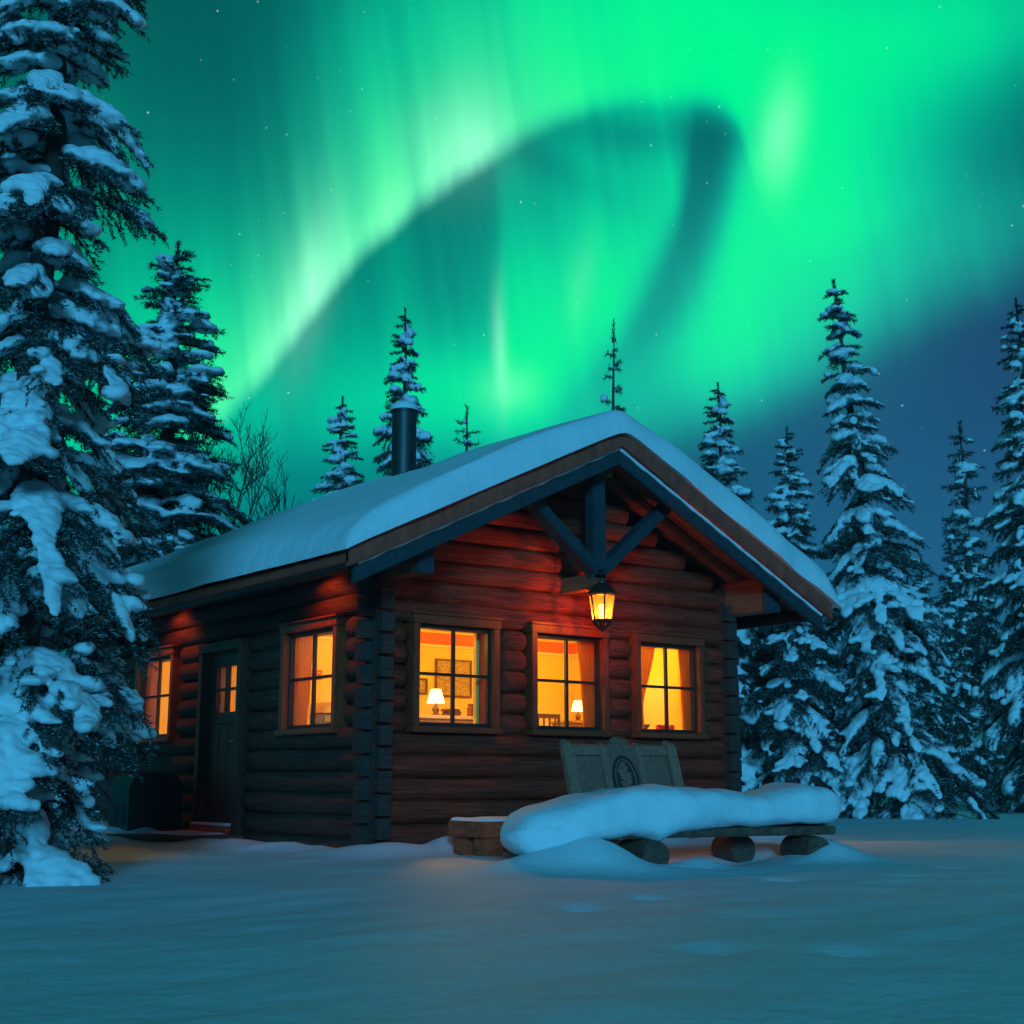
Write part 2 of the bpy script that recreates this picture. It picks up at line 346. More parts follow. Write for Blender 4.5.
# ------------------------------------------------------------------ snow ground
BO, BE, BN = np.array([.468, -3.15]), np.array([.979, -.205]), np.array([.205, .979])     # bench frame: origin, along, towards the cabin
def bw(u, v, z): return (BO[0]+BE[0]*u+BN[0]*v, BO[1]+BE[1]*u+BN[1]*v, z)
FOOT = [(-2.05, -5.4), (-1.35, -5.15), (-2.9, -7.15), (-2.55, -7.55), (1.3, -5.0), (2.2, -4.75), (.4, -4.6), (.9, -6.6)]   # a few half-drifted dents
def ground_h(x, y):
    P = np.stack([x, y, np.zeros_like(x)], -1)
    h = .035*wav(P, 3, .10, 3)+.016*wav(P*np.array([.6, 1.6, 1]), 5, .42, 3)
    near = np.exp(-(np.hypot(x+2, y+6)/9)**2)
    h = h+.006*near*wav(P*np.array([.7, 1.5, 1]), 6, 1.3, 2)
    for fx, fy in FOOT: h = h-.045*np.exp(-(((x-fx)/.085)**2+((y-fy)/.13)**2)*.5*2)
    rx, ry = BE[0]*(x-BO[0])+BE[1]*(y-BO[1]), BN[0]*(x-BO[0])+BN[1]*(y-BO[1])
    for u, v, su, sv, a in ((-.50, -.14, .25, .20, .20), (.36, -.24, .15, .10, .07), (-.85, .10, .35, .3, .10), (1.78, -.06, .22, .2, .15), (-.1, -.5, .4, .2, .03), (.75, .45, .7, .3, -.05), (1.72, .75, .4, .3, .1)):
        q = ((rx-u)/su)**2+((ry-v)/sv)**2
        h = h+a*np.exp(-q*.5)*(1+.20*wav(P, 9, 1.4, 2))
    # drift against the cabin, scoured right at the logs
    dx = np.maximum(np.maximum(-.25-x, x-5.2), 0); dy = np.maximum(np.maximum(-.25-y, y-7), 0); dd = np.hypot(dx, dy)
    h = h+(.07+.08*wav(P, 12, .6, 3))*np.exp(-((dd-.35)/.3)**2)-.05*np.exp(-(dd/.2)**2)
    r = np.hypot(x-CAM[0], y-CAM[1])
    h = h+.9*np.clip((r-30)/60, 0, 1)**1.5*(1+.6*wav(P, 21, .035, 2))
    h = h+.035*np.exp(-((r-16-3*wav(P, 30, .03, 1))/2.5)**2)
    return h
def axis(lo, hi, c, n, k):
    t = np.linspace(-1, 1, n); s = np.sinh(t*k)/np.sinh(k)
    return np.where(s < 0, c+s*(c-lo), c+s*(hi-c))
gx, gy = axis(-220, 260, .2, 420, 5.6), axis(-120, 320, -4.2, 420, 5.4)
GX, GY = np.meshgrid(gx, gy, indexing='ij')
gz = ground_h(GX.ravel(), GY.ravel())
n = len(gy); ii = np.arange((len(gx)-1)*n).reshape(-1, n)[:, :-1].ravel()
g_o = link('snow_ground', np_mesh('snow_ground', np.stack([GX.ravel(), GY.ravel(), gz], -1), np.stack([ii, ii+n, ii+n+1, ii+1], -1)), M['snow_ground'])
tag(g_o, kind='structure')
def gh(x, y): return float(ground_h(np.array([float(x)]), np.array([float(y)]))[0])

# ------------------------------------------------------------------ log cabin
W, L, PL = 4.95, 6.7, .215
WALLB = -.15                                # logs start below the snow
cab = empty('log_cabin'); tag(cab, 'dark log cabin with snow covered gable roof and lit windows', 'cabin')
TP = (4.267-2.679)/(W/2+.808)               # roof slope
def ztop(x): return 4.267-TP*abs(x-W/2)
EO, OV, RB = .808, .845, 7.3                # eave and gable overhangs, roof back end
ZB, ZT = 1.098, 2.241
FW = [(.428, 1.481), (1.897, 2.962), (3.365, 4.427)]
SW = [(.64, 1.80), (4.55, 5.71)]
DOOR = (2.70, 3.80, 2.20)
rng = random.Random(4)
def log_run(mb, t0, t1, z, fn, r=.117, e0='flat', e1='flat'):
    """one log from t0 to t1 along its wall; fn(t, depth, z) -> world"""
    n = 18; ln = t1-t0; st = []
    if e0 == 'round': st += [(t0, .25), (t0+.012, .62), (t0+.035, .87), (t0+.065, 1)]
    else: st += [(t0, 1)]
    k = max(2, int(ln/.35))
    a = st[-1][0]; b = t1-.065 if e1 == 'round' else t1
    st += [(a+(b-a)*i/k, 1) for i in range(1, k)]
    if e1 == 'round': st += [(t1-.065, 1), (t1-.035, .87), (t1-.012, .62), (t1, .25)]
    else: st += [(t1, 1)]
    ph = rng.random()*6.28; rr = r*(1+rng.uniform(-.02, .03)); dz = rng.uniform(-.004, .004); vs = []
    for t, q in st:
        w1 = rr*q*(1+.018*math.sin(t*3.1+ph)+.012*math.sin(t*7.3+ph*2))
        c1, c2 = .006*math.sin(t*1.7+ph), .006*math.cos(t*2.1+ph)
        for j in range(n):
            an = 2*PI*j/n; vs.append(fn(t, c1+w1*math.cos(an), z+dz+c2+w1*math.sin(an)))
    m = len(st)
    fs = [(i*n+j, i*n+(j+1) % n, (i+1)*n+(j+1) % n, (i+1)*n+j) for i in range(m-1) for j in range(n)]
    mb.add(vs, fs+[tuple(range(n)), tuple((m-1)*n+j for j in range(n))])
def spans(t0, t1, z, holes):
    """cut a run of log by the openings it meets -> [(a, b, roundA, roundB)]"""
    out = [(t0, t1, 0, 0)]
    for h0, h1, hz0, hz1 in holes:
        if z+.09 < hz0 or z-.09 > hz1: continue
        nw = []
        for a, b, ra, rb in out:
            if h1 <= a or h0 >= b: nw.append((a, b, ra, rb)); continue
            if h0-a > .05: nw.append((a, h0, ra, 1))
            if b-h1 > .05: nw.append((h1, b, 1, rb))
        out = nw
    return out
fF = lambda t, d, z: (t, .10+d, z)          # front wall: t = x
fB = lambda t, d, z: (t, L-.10+d, z)
fS = lambda t, d, z: (.10+d, t, z)          # side wall: t = y
fO = lambda t, d, z: (W-.10+d, t, z)
def log_wall(name, T, fn, z0, holes, m, gable=False):
    mb = MB(); k = 0
    while True:
        z = z0+k*PL; k += 1
        if z < WALLB: continue
        a, b = (0.0, T)
        if gable:
            hw = (4.267-.20-(z+.09))/TP
            if hw < .25: break
            if T/2-hw > -.1: a, b = T/2-min(hw, T/2), T/2+min(hw, T/2)
        elif z > 2.78: break
        for s0, s1, r0, r1 in spans(a, b, z, holes):
            log_run(mb, s0, s1, z, fn, .1125, 'round' if r0 else 'flat', 'round' if r1 else 'flat')
        if z < 2.66:                        # squared, sawn ends standing out past the corners
            for e in (-1, 1):
                q0, q1 = (-.11+rng.uniform(-.015, .015), .06) if e < 0 else (T-.06, T+.11+rng.uniform(-.015, .015))
                hh = .094+rng.uniform(-.004, .003)
                vs = [fn(t, d, z+zz) for t in (q0, q1) for d in (-.085, .06) for zz in (-hh, hh)]
                mb.mi = 1; mb.add(vs, [(0, 1, 3, 2), (4, 6, 7, 5), (0, 4, 5, 1), (2, 3, 7, 6), (0, 2, 6, 4), (1, 5, 7, 3)]); mb.mi = 0
    return mb.build(name, [m, M['log_end']], cab, smooth=50)
fh = [(a-.005, b+.075, ZB, ZT-.06) for a, b in FW]
sh = [(a-.06, b+.005, ZB, ZT-.06) for a, b in SW]+[(DOOR[0]-.005, DOOR[1]+.005, -1, DOOR[2])]
sh = [(a, b, c+.06 if c > 0 else c, d) for a, b, c, d in sh]
log_wall('wall', W, fF, .1305, fh, M['log_lit_x'], True)
log_wall('wall', L, fS, -.017, sh, M['log_dim_y'])
log_wall('wall', W, fB, .1305, [], M['log_lit_x'], True)
log_wall('wall', L, fO, -.017, [], M['log_dim_y'])
# inner lining: four boarded sheets with openings, so no light leaks between the logs
def sheet(mb, t0, t1, z0, z1, holes, fn, d0, d1):
    ts = sorted({t0, t1, *[h[0] for h in holes], *[h[1] for h in holes]}); zs = sorted({z0, z1, *[h[2] for h in holes], *[h[3] for h in holes]})
    for i in range(len(ts)-1):
        for j in range(len(zs)-1):
            tm, zm = (ts[i]+ts[i+1])/2, (zs[j]+zs[j+1])/2
            if any(h[0] < tm < h[1] and h[2] < zm < h[3] for h in holes): continue
            vs = [fn(t, d, z) for t in (ts[i], ts[i+1]) for d in (d0, d1) for z in (zs[j], zs[j+1])]
            mb.add(vs, [(0, 1, 3, 2), (4, 6, 7, 5), (0, 4, 5, 1), (2, 3, 7, 6), (0, 2, 6, 4), (1, 5, 7, 3)])
IW = .11                                    # casing width
lining = MB()
CEIL = 2.60
sheet(lining, .22, W-.22, 0, CEIL, [(a+IW, b-IW, ZB+IW, ZT-IW) for a, b in FW], fF, .12, .17)
sheet(lining, .271, L-.271, 0, CEIL, [(a+IW, b-IW, ZB+IW, ZT-IW) for a, b in SW]+[(DOOR[0]+.3, DOOR[1]-.3, 1.38, 1.95)], fS, .12, .17)
sheet(lining, .22, W-.22, 0, CEIL, [], fB, -.17, -.12)
sheet(lining, .271, L-.271, 0, CEIL, [], fO, -.17, -.12)
lining.box(.271, W-.271, 2.62, 2.68, 0, CEIL)                         # partition between the two rooms
lining.box(.22, W-.22, .22, L-.22, CEIL+.002, CEIL+.05)
li = lining.build('inner_wall', M['plaster'], cab)
for b in ((.273, W-.293, 2.602, 2.618), (W-.292, W-.273, .275, 2.6), (.273, W-.273, L-.30, L-.273)):
    fr = MB(); fr.box(*b, 2.27, 2.41); fr.build('frieze', M['frieze'], li)
for b in ((.273, W-.306, 2.590, 2.618, 2.235, 2.268), (W-.305, W-.273, .275, 2.588, 2.235, 2.268)):
    rl = MB(); rl.box(*b); rl.build('picture_rail', M['cream'], li)
fl = MB(); fl.box(.22, W-.22, .22, L-.22, -.06, -.002); fl.build('floor', M['floor'], cab)

# windows -------------------------------------------------------------
gF = lambda t, o, z: (t, -o, z)             # o = distance out from the wall face
gS = lambda t, o, z: (-o, t, z)
def window(a, b, fn):
    c = MB()
    q = lambda t0, t1, z0, z1, o0, o1, mb: mb.box(t0, t1, o0, o1, z0, z1, fn)
    q(a, a+.075, ZB+.06, ZT-.085, -.226, .045, c); q(b-.075, b, ZB+.06, ZT-.085, -.226, .045, c)
    q(a-.012, b+.012, ZT-.085, ZT, -.226, .055, c); q(a-.028, b+.028, ZT+.001, ZT+.026, -.02, .075, c)
    fo = c.build('window', M['frame'], cab, bevel=.006)
    s = MB(); q(a-.018, b+.018, ZB, ZB+.058, -.226, .075, s); s.build('sill', M['frame'], fo, bevel=.008)
    k = MB(); a2, b2, z2, z3 = a+.077, b-.077, ZB+.06, ZT-.087
    for r in ((a2, a2+.036, z2, z3), (b2-.036, b2, z2, z3), (a2+.037, b2-.037, z2, z2+.04), (a2+.037, b2-.037, z3-.04, z3)): q(*r, -.075, -.02, k)
    k.build('sash', M['sash'], fo, bevel=.004)
    k = MB(); m, mz = (a+b)/2, (ZB+ZT)/2+.0
    q(m-.017, m+.017, z2+.041, z3-.041, -.066, -.028, k); q(a2+.037, m-.018, mz-.015, mz+.015, -.064, -.03, k); q(m+.018, b2-.037, mz-.015, mz+.015, -.064, -.03, k)
    k.build('muntin', M['sash'], fo, bevel=.003)
    p = MB(); q(a2+.01, b2-.01, z2+.01, z3-.01, -.056, -.050, p); p.build('pane', M['pane'], fo)
    ist = MB(); q(a-.02, b+.02, ZB+.075, ZB+.10, -.44, -.275, ist); ist.build('inner_sill', M['cream'], fo, bevel=.004)
    return fo
for a, b in FW: window(a, b, gF)
for a, b in SW: window(a, b, gS)

# door ----------------------------------------------------------------
d0, d1, dz = DOOR
df = MB()
df.box(-.05, .226, d0, d0+.10, -.06, dz-.11); df.box(-.05, .226, d1-.10, d1, -.06, dz-.11); df.box(-.055, .227, d0-.012, d1+.012, dz-.109, dz)
dfo = df.build('door_frame', M['door'], cab, bevel=.006)
st = MB(); st.box(-.13, .04, d0+.102, d1-.102, .05, .15); st.build('door_step', M['stool'], dfo, bevel=.01)
sn = MB(); sn.box(-.125, .0, d0+.12, d1-.12, .150, .178); sn.build('step_snow', M['snow'], dfo, bevel=.012)
dl = MB(); y0, y1 = d0+.102, d1-.102; yc = (y0+y1)/2; gw = .25; gz0, gz1 = 1.40, 1.92
X0, X1 = .05, .10
dl.box(X0, X1, y0, yc-gw, .155, dz-.112); dl.box(X0, X1, yc+gw, y1, .155, dz-.112)
dl.box(X0, X1, yc-gw, yc+gw, gz1, dz-.112); dl.box(X0, X1, yc-gw, yc+gw, .155, gz0)
do = dl.build('door', M['door'], cab)
pn = MB()
for s0, s1 in ((yc-.33, yc-.115), (yc-.105, yc+.105), (yc+.115, yc+.33)): pn.box(X0-.012, X0+.002, s0, s1, .40, 1.26)
pn.build('door_panel', M['door'], do, bevel=.006)
for z in (.345, 1.275):
    rr = MB(); rr.box(X0-.018, X0+.002, y0+.02, y1-.02, z, z+.04); rr.build('door_rail', M['door'], do, bevel=.005)
mu = MB(); mu.box(X0-.006, X1+.002, yc-.016, yc+.016, gz0, gz1); mu.box(X0-.004, X1, yc-gw, yc-.0165, 1.645, 1.675); mu.box(X0-.004, X1, yc+.0165, yc+gw, 1.645, 1.675); mu.build('muntin', M['sash'], do)
pa = MB(); pa.box(.074, .078, yc-gw, yc+gw, gz0, gz1); pa.build('pane', M['pane'], do)
hd = MB(); hd.tube([(X0, y0+.085, 1.07), (X0-.055, y0+.085, 1.07), (X0-.06, y0+.10, 1.07), (X0-.06, y0+.20, 1.066)], .011, 8); hd.box(X0-.008, X0+.001, y0+.06, y0+.11, 1.0, 1.13); hd.build('handle', M['steel'], do, bevel=.003)

# roof ----------------------------------------------------------------
XE0, XE1 = -EO, W+EO
def roof_slab(mb, y0, y1, dt, db, ins=0.0):
    """both slopes, from dt below the roof line to db below it"""
    for s in (-1, 1):
        xe = W/2+s*(W/2+EO-ins)
        q = [(W/2, ztop(W/2)), (xe, ztop(xe))]
        vs = [(x, y, z-o) for (x, z) in q for y in (y0, y1) for o in (dt, db)]
        mb.add(vs, [(0, 1, 3, 2), (4, 6, 7, 5), (0, 4, 5, 1), (2, 3, 7, 6), (0, 2, 6, 4), (1, 5, 7, 3)])
rf = MB(); roof_slab(rf, -OV+.05, RB, .0, .06); ro = rf.build('roof', M['soffit'], cab)
sf = MB()                                   # soffit boards: strips running up the slope, small gaps
y = -OV+.10
while y < RB-.1:
    roof_slab(sf, y, min(y+.142, RB-.05), .062, .085, .02); y += .148
sf.build('soffit', M['soffit'], ro)
bb = MB(); roof_slab(bb, -OV-.012, -OV+.048, -.012, .195); bb.build('barge_board', M['brown'], ro, bevel=.006)
tb = MB(); roof_slab(tb, -OV+.052, -OV+.115, .14, .375, .10); tb.build('rake_fascia', M['teal'], ro, bevel=.006)
for s in (-1, 1):
    lip = MB(); pts = [(W/2+s*(W/2+EO-.13)*t, -OV+.052-.012, 0) for t in np.linspace(0.0, 1, 40)]
    lip.tube([(x, y+.012, ztop(x)-.205+.004*math.sin(i*1.3)) for i, (x, y, _) in enumerate(pts)], [.018+.004*math.sin(i*2.1) for i in range(40)], 8); lip.build('lip_snow', M['snow'], ro)
for s in (-1, 1):
    ev = MB(); xe = W/2+s*(W/2+EO)
    a, b = sorted((xe, xe-s*.045)); ev.box(a, b, -OV-.0, RB, ztop(xe)-.15, ztop(xe)-.001); ev.build('eave_board', M['brown'], ro, bevel=.006)
for s in (-1, 1):
    gt = MB(); xe = W/2+s*(W/2+EO-.10); gt.tube([(xe, -OV+.13, ztop(xe)-.18), (xe, RB-.1, ztop(xe)-.19)], .065, 12); gt.build('gutter', M['dark'], ro)
for yy in (-.52, -.14):
    for s in (-1, 1):
        x1 = W/2+s*(W/2+EO-.25); ra = MB(); ra.beam((W/2+s*.03, yy, ztop(W/2)-.18), (x1, yy, ztop(x1)-.155), .09, .13, (0, 1, 0)); ra.build('fly_rafter', M['soffit'], ro, bevel=.008)
for x0, x1 in ((.06, .25), (W-.25+.15, W+.15-.0)):
    pb = MB(); pb.box(x0, x1, -.585, L+.3, 2.55, 2.93); p_o = pb.build('wall_plate', M['beam'], cab, bevel=.01)
    pe = MB(); pe.box(x0-.006, x1+.006, -.63, -.587, 2.545, 2.935); pe.build('beam_end', M['teal'], p_o, bevel=.008)
rb_ = MB(); rb_.box(W/2-.09, W/2+.09, -.60, L+.3, 3.80, 4.10); rb_.build('ridge_beam', M['beam'], cab, bevel=.01)

# truss in the gable
TX, TY = W/2-.06, -.47
tr = MB(); tr.beam((TX, TY, 2.70), (TX, TY, 3.98), .18, .14, (0, 1, 0)); tro = tr.build('king_post', M['teal'], cab, bevel=.01)
for s in (-1, 1):
    b_ = MB(); b_.beam((TX+s*.05, TY+.006*s, 2.80), (TX+s*1.02, TY+.006*s, ztop(TX+s*1.02)-.20), .125, .17, (0, 1, 0)); b_.build('brace', M['teal'], cab, bevel=.01)
ty = MB(); ty.box(TX-.085, TX+.085, TY-.07, .05, 2.60, 2.76); ty.build('tie_beam', M['beam'], cab, bevel=.012)

# snow on the roof: one lobed slab following both slopes and rolling over the edges
def roof_snow():
    nx, ny = 150, 170
    sx = np.concatenate([np.linspace(0, .25, 26)**1.0*1.0, np.linspace(.25, 1, 60)[1:]]) if False else None
    def ends(a, b, n, k=.30):
        t = np.linspace(0, 1, n); e = t-np.sin(2*PI*t)/(2*PI)*.85
        return a+(b-a)*e
    xs = ends(XE0-.075, XE1+.075, nx); ys = ends(-OV-.075, RB+.07, ny)
    GX, GY = np.meshgrid(xs, ys, indexing='ij'); x, y = GX.ravel(), GY.ravel()
    P = np.stack([x, y, x*0], -1)
    base = 4.267-TP*np.sqrt((x-W/2)**2+.01)+.02
    wob = .035*wav(P, 41, .45, 3)
    dx = np.minimum(x-xs[0], xs[-1]-x); dyf = y-ys[0]; dyb = ys[-1]-y; dy = np.minimum(dyf, dyb)
    def prof(d, wdt): t = np.clip(d/wdt, 0, 1); return np.sqrt(np.clip(1-(1-t)**2, 0, 1))
    wx = .28+.10*wav(P, 44, .5, 2)
    T = .30*(1+.22*wav(P, 46, .35, 3))*prof(dx, np.clip(wx, .15, .5))*prof(dy, .13+.03*wav(P, 48, .8, 2))
    # slumped front-left corner
    T = T*(1-.25*np.exp(-(((x-XE0)/.35)**2+((y+OV)/.35)**2)))
    top = base+T
    edge = (dx < .001) | (dy < .001)
    e = np.clip(.10-np.minimum(dx, dy), 0, .1)/.1
    top = top-.03*e**1.5
    bot = base-.025-.01*e
    x = x+.035*np.clip(1-dx/.3, 0, 1)*wav(P, 51, .8, 3); y = y+.028*np.clip(1-dy/.3, 0, 1)*wav(P, 52, .9, 3)
    v = np.concatenate([np.stack([x, y, top], -1), np.stack([x, y, np.minimum(bot, top-.004)], -1)])
    i = np.arange((nx-1)*ny).reshape(-1, ny)[:, :-1].ravel(); N = nx*ny
    f1 = np.stack([i, i+ny, i+ny+1, i+1], -1); f2 = f1[:, ::-1]+N
    rim = list(range(0, ny))+[k*ny+ny-1 for k in range(1, nx)]+[(nx-1)*ny+k for k in range(ny-2, -1, -1)]+[k*ny for k in range(nx-2, 0, -1)]
    rim = np.array(rim); nxt = np.roll(rim, -1)
    f3 = np.stack([rim, nxt, nxt+N, rim+N], -1)
    return np_mesh('roof_snow', v, np.concatenate([f1, f2, f3]))
link('roof_snow', roof_snow(), M['snow'], ro)

# flue
CX, CY = W/2-.10, 3.20
ch = MB(); ch.lathe([(.160, 4.15), (.160, 4.40), (.167, 4.402), (.167, 4.43), (.160, 4.432), (.160, 5.30)], 28, (CX, CY, 0))
cho = ch.build('chimney', M['pipe'], cab)
cp = MB(); cp.lathe([(.10, 5.222), (.178, 5.225), (.182, 5.25), (.16, 5.30), (.05, 5.335)], 28, (CX, CY, .08)); cp.build('chimney_cap', M['pipe'], cho)
cs = MB(); cs.lathe([(.186, 5.253), (.19, 5.275), (.168, 5.325), (.12, 5.36), (.05, 5.378), (.01, 5.38)], 28, (CX, CY, .08)); cs.build('cap_snow', M['snow'], cho)

# little lamps under the left eave
EL = [(.80, 1), (-.35, 0), (2.0, 0), (4.45, 1), (3.2, 0)]
for yy, lit in EL:
    o = MB(); z0 = 2.70
    xx = -.34
    zt = ztop(xx)-.088
    o.tube([(xx, yy, zt), (xx, yy, zt-.05)], .012, 8); o.lathe([(.018, zt-.05), (.032, zt-.055), (.036, zt-.12), (.030, zt-.122)], 12, (xx, yy, 0))
    r_ = o.build('eave_lamp', M['black'])
    tag(r_, {.80: 'small lit spot lamp under the eave above the window nearest the cabin corner', 4.45: 'small lit spot lamp under the eave above the far side window',
             -.35: 'small unlit spot lamp under the front corner of the eave', 2.0: 'small unlit spot lamp under the eave just right of the door', 3.2: 'small unlit spot lamp under the eave directly above the door'}[yy], 'lamp', 'spot lamps under the left eave')
    if lit:
        ld = bpy.data.lights.new('eave_lamp_beam', 'SPOT'); lo = bpy.data.objects.new('eave_lamp_beam', ld); C.objects.link(lo)
        ld.energy = 34; ld.color = (1, .12, .012); ld.spot_size = R(120); ld.spot_blend = .9; ld.shadow_soft_size = .03
        lo.location = (xx, yy, zt-.13); lo.rotation_euler = Vector((-.75, 0.0, 1)).to_track_quat('Z', 'Y').to_euler()
        lo.parent = r_
        bu = MB(); bu.lathe([(.005, zt-.1285), (.026, zt-.1235), (.026, zt-.1232)], 12, (xx, yy, 0)); bu.build('bulb', emis('eave_bulb', (1, .25, .05), 2), r_)

# ------------------------------------------------------------------ lantern
LX, LY, LZ = 2.378, -.60, 2.17               # hangs from the tie beam
lan = empty('lantern', (LX, LY, LZ)); tag(lan, 'lit amber glass lantern hanging from the gable truss', 'lantern')
LYC = LY
cap = MB(); cap.lathe([(.155, .345), (.16, .355), (.125, .40), (.075, .455), (.045, .470), (.045, .485), (.022, .50), (.018, .52)], 24, (LX, LYC, LZ)); cap.build('cap', M['bronze'], lan)
hk = MB(); hk.tube([(LX, LYC, LZ+.52), (LX, LYC, LZ+.545)], .008, 8); hk.tube([(LX, LYC+.03*math.sin(a), LZ+.575+.03*math.cos(a)) for a in np.linspace(0, 2*PI, 13)], .007, 6); hk.tube([(LX, LYC, LZ+.60), (LX, LYC+.10, LZ+.60), (LX, LYC+.16, LZ+.60)], .009, 8); hk.build('hook', M['black'], lan)
gl = MB(); n6 = 6
pr6 = [(.140, .335), (.098, .085)]
for j in range(n6):
    a0, a1 = 2*PI*j/n6+.03, 2*PI*(j+1)/n6-.03
    gl.add([(LX+r*math.cos(a), LYC+r*math.sin(a), LZ+z) for r, z in pr6 for a in (a0, a1)], [(0, 1, 3, 2)])
gl.build('glass', M['amber'], lan)
rb = MB()
for j in range(n6):
    a = 2*PI*j/n6; c, s_ = math.cos(a), math.sin(a)
    rb.tube([(LX+r*c, LYC+r*s_, LZ+z) for r, z in ((.143, .345), (.100, .085), (.078, .045), (.03, .005), (.005, -.008))], .0105, 6)
for r, z in ((.143, .342), (.100, .085)):
    rb.tube([(LX+r*math.cos(a), LYC+r*math.sin(a), LZ+z) for a in [2*PI*j/n6 for j in range(n6+1)]], .011, 6)
rb.lathe([(.012, -.03), (.018, -.015), (.008, .0)], 10, (LX, LYC, LZ)); rb.build('ribs', M['bronze'], lan)
gb = MB()
for j in range(n6):
    a0, a1 = 2*PI*j/n6+.03, 2*PI*(j+1)/n6-.03
    gb.add([(LX+r*math.cos(a), LYC+r*math.sin(a), LZ+z) for r, z in ((.096, .082), (.076, .047)) for a in (a0, a1)], [(0, 1, 3, 2)])
    gb.add([(LX+r*math.cos(a), LYC+r*math.sin(a), LZ+z) for r, z in ((.076, .047), (.03, .008)) for a in (a0, a1)], [(0, 1, 3, 2)])
gb.build('lower_glass', M['amber'], lan)
dt = MB(); dt.lathe([(.02, .083), (.092, .086), (.097, .098), (.090, .096), (.02, .092)], 18, (LX, LYC, LZ)); dt.build('spill_shield', M['bronze'], lan)  # added disc that blocks the lantern's downward light onto the snow
co = MB(); co.lathe([(.030, .10), (.034, .11), (.034, .235), (.020, .25)], 14, (LX, LYC, LZ)); co.build('candle', M['flame'], lan)
pd = bpy.data.lights.new('lantern_light', 'POINT'); po = bpy.data.objects.new('lantern_light', pd); C.objects.link(po)
pd.energy = 145; pd.color = (1, .24, .035); pd.shadow_soft_size = .05; po.location = (0, 0, .18); po.parent = lan
lan.scale = (1.02, 1.02, 1.02)

# ------------------------------------------------------------------ inside the rooms
def point(name, loc, e, col=(1, .55, .02), r=.12):
    ld = bpy.data.lights.new(name, 'POINT'); lo = bpy.data.objects.new(name, ld); C.objects.link(lo); ld.energy = e; ld.color = col; ld.shadow_soft_size = r; lo.location = loc
    return lo
def pendant(x, y, e, label):
    o = MB(); o.tube([(x, y, CEIL), (x, y, 2.42)], .008, 6); p = o.build('pendant_lamp', M['black']); tag(p, label, 'lamp')
    s_ = MB(); s_.lathe([(.02, 2.42), (.09, 2.40), (.11, 2.34), (.07, 2.28), (.02, 2.26)], 16, (x, y, 0)); s_.build('globe', M['bulb'], p)
    l = point('pendant_light', (x, y, 2.15), e); l.parent = p
pendant(1.3, 1.15, 58, 'glowing ceiling lamp in the front room behind the left gable window')
pendant(3.7, 1.15, 58, 'glowing ceiling lamp in the front room behind the right gable window')
pendant(2.2, 4.6, 120, 'glowing ceiling lamp in the back room behind the door')
def curtain_obj(t0, t1, gather, fn, label, z0=1.17, z1=2.145, o=-.115):
    """pleated drape; gather shifts its free edge sideways part-way down"""
    nu, nv = 40, 24; vs = []; fs = []
    for j in range(nv):
        q = j/(nv-1); z = z1+(z0-z1)*q
        pull = gather*math.sin(min(q*1.25, 1)*PI/2)**1.5
        for i in range(nu):
            p = i/(nu-1); t = t0+(t1-t0-pull)*p if gather >= 0 or True else 0
            vs.append(fn(t, o+.022*math.sin(p*34+1.2*math.sin(q*3))+.008*math.sin(q*9+p*5), z))
    fs = [(j*nu+i, j*nu+i+1, (j+1)*nu+i+1, (j+1)*nu+i) for j in range(nv-1) for i in range(nu-1)]
    m = MB(); m.add(vs, fs); c = m.build('curtain', M['curtain'], smooth=180); tag(c, label, 'curtain', 'orange curtains')
    return c
curtain_obj(2.875, 2.64, -.08, gF, 'orange curtain at the right side of the middle gable window')
curtain_obj(3.45, 3.80, .20, gF, 'pleated orange curtain tied back at the left side of the right gable window')
curtain_obj(4.345, 4.17, -.05, gF, 'narrow orange curtain at the right side of the right gable window')
curtain_obj(1.72, 1.34, -.13, gS, 'orange curtain at the left side of the side window nearest the corner')
curtain_obj(5.63, 5.36, -.05, gS, 'orange curtain at the left side of the far side window')
curtain_obj(4.64, 4.86, .05, gS, 'orange curtain at the right side of the far side window')
dc = curtain_obj(yc-.32, yc+.32, 0, gS, 'thin orange curtain behind the small panes of the door', 1.38, 1.94, -.14); dc.data.materials[0] = M['net']
# sideboard with lamp, books, jars
sbd = empty('sideboard', (2.0, 1.55, 0)); tag(sbd, 'tall honey wood sideboard in the front room below the pictures', 'sideboard')
o = MB(); o.box(1.42, 2.62, 1.32, 1.74, .0, 1.30); o.build('cabinet', M['furn'], sbd, bevel=.008)
o = MB(); o.box(1.38, 2.66, 1.28, 1.78, 1.302, 1.34); o.build('top', M['cream'], sbd, bevel=.006)
def table_lamp(x, y, z, s, label):
    r_ = empty('table_lamp', (x, y, z)); tag(r_, label, 'lamp', 'lit table lamps')
    o = MB(); o.lathe([(.06*s, 0), (.065*s, .012*s), (.03*s, .03*s), (.045*s, .08*s), (.02*s, .13*s), (.012*s, .16*s)], 16, (x, y, z)); o.build('base', M['jar'], r_)
    o = MB(); o.lathe([(.105*s, .15*s), (.106*s, .152*s), (.062*s, .31*s), (.058*s, .312*s)], 20, (x, y, z)); o.build('lamp_shade', M['shade'], r_)
table_lamp(1.75, 1.5, 1.341, .95, 'lit table lamp with cone shade behind the left gable window')
for k, (dx, h_, label) in enumerate(((0.0, .028, 'lowest dark book of the pile beside the table lamp'), (.012, .024, 'middle dark book of the pile beside the table lamp'), (-.01, .026, 'topmost dark book of the pile beside the table lamp'))):
    z = 1.341+sum((.028, .024, .026)[:k]); o = MB(); o.box(1.80+dx, 1.98+dx, 1.34, 1.46, z, z+h_-.0005); b_ = o.build('book', M['book'], bevel=.003); tag(b_, label, 'book', 'books on the sideboard')
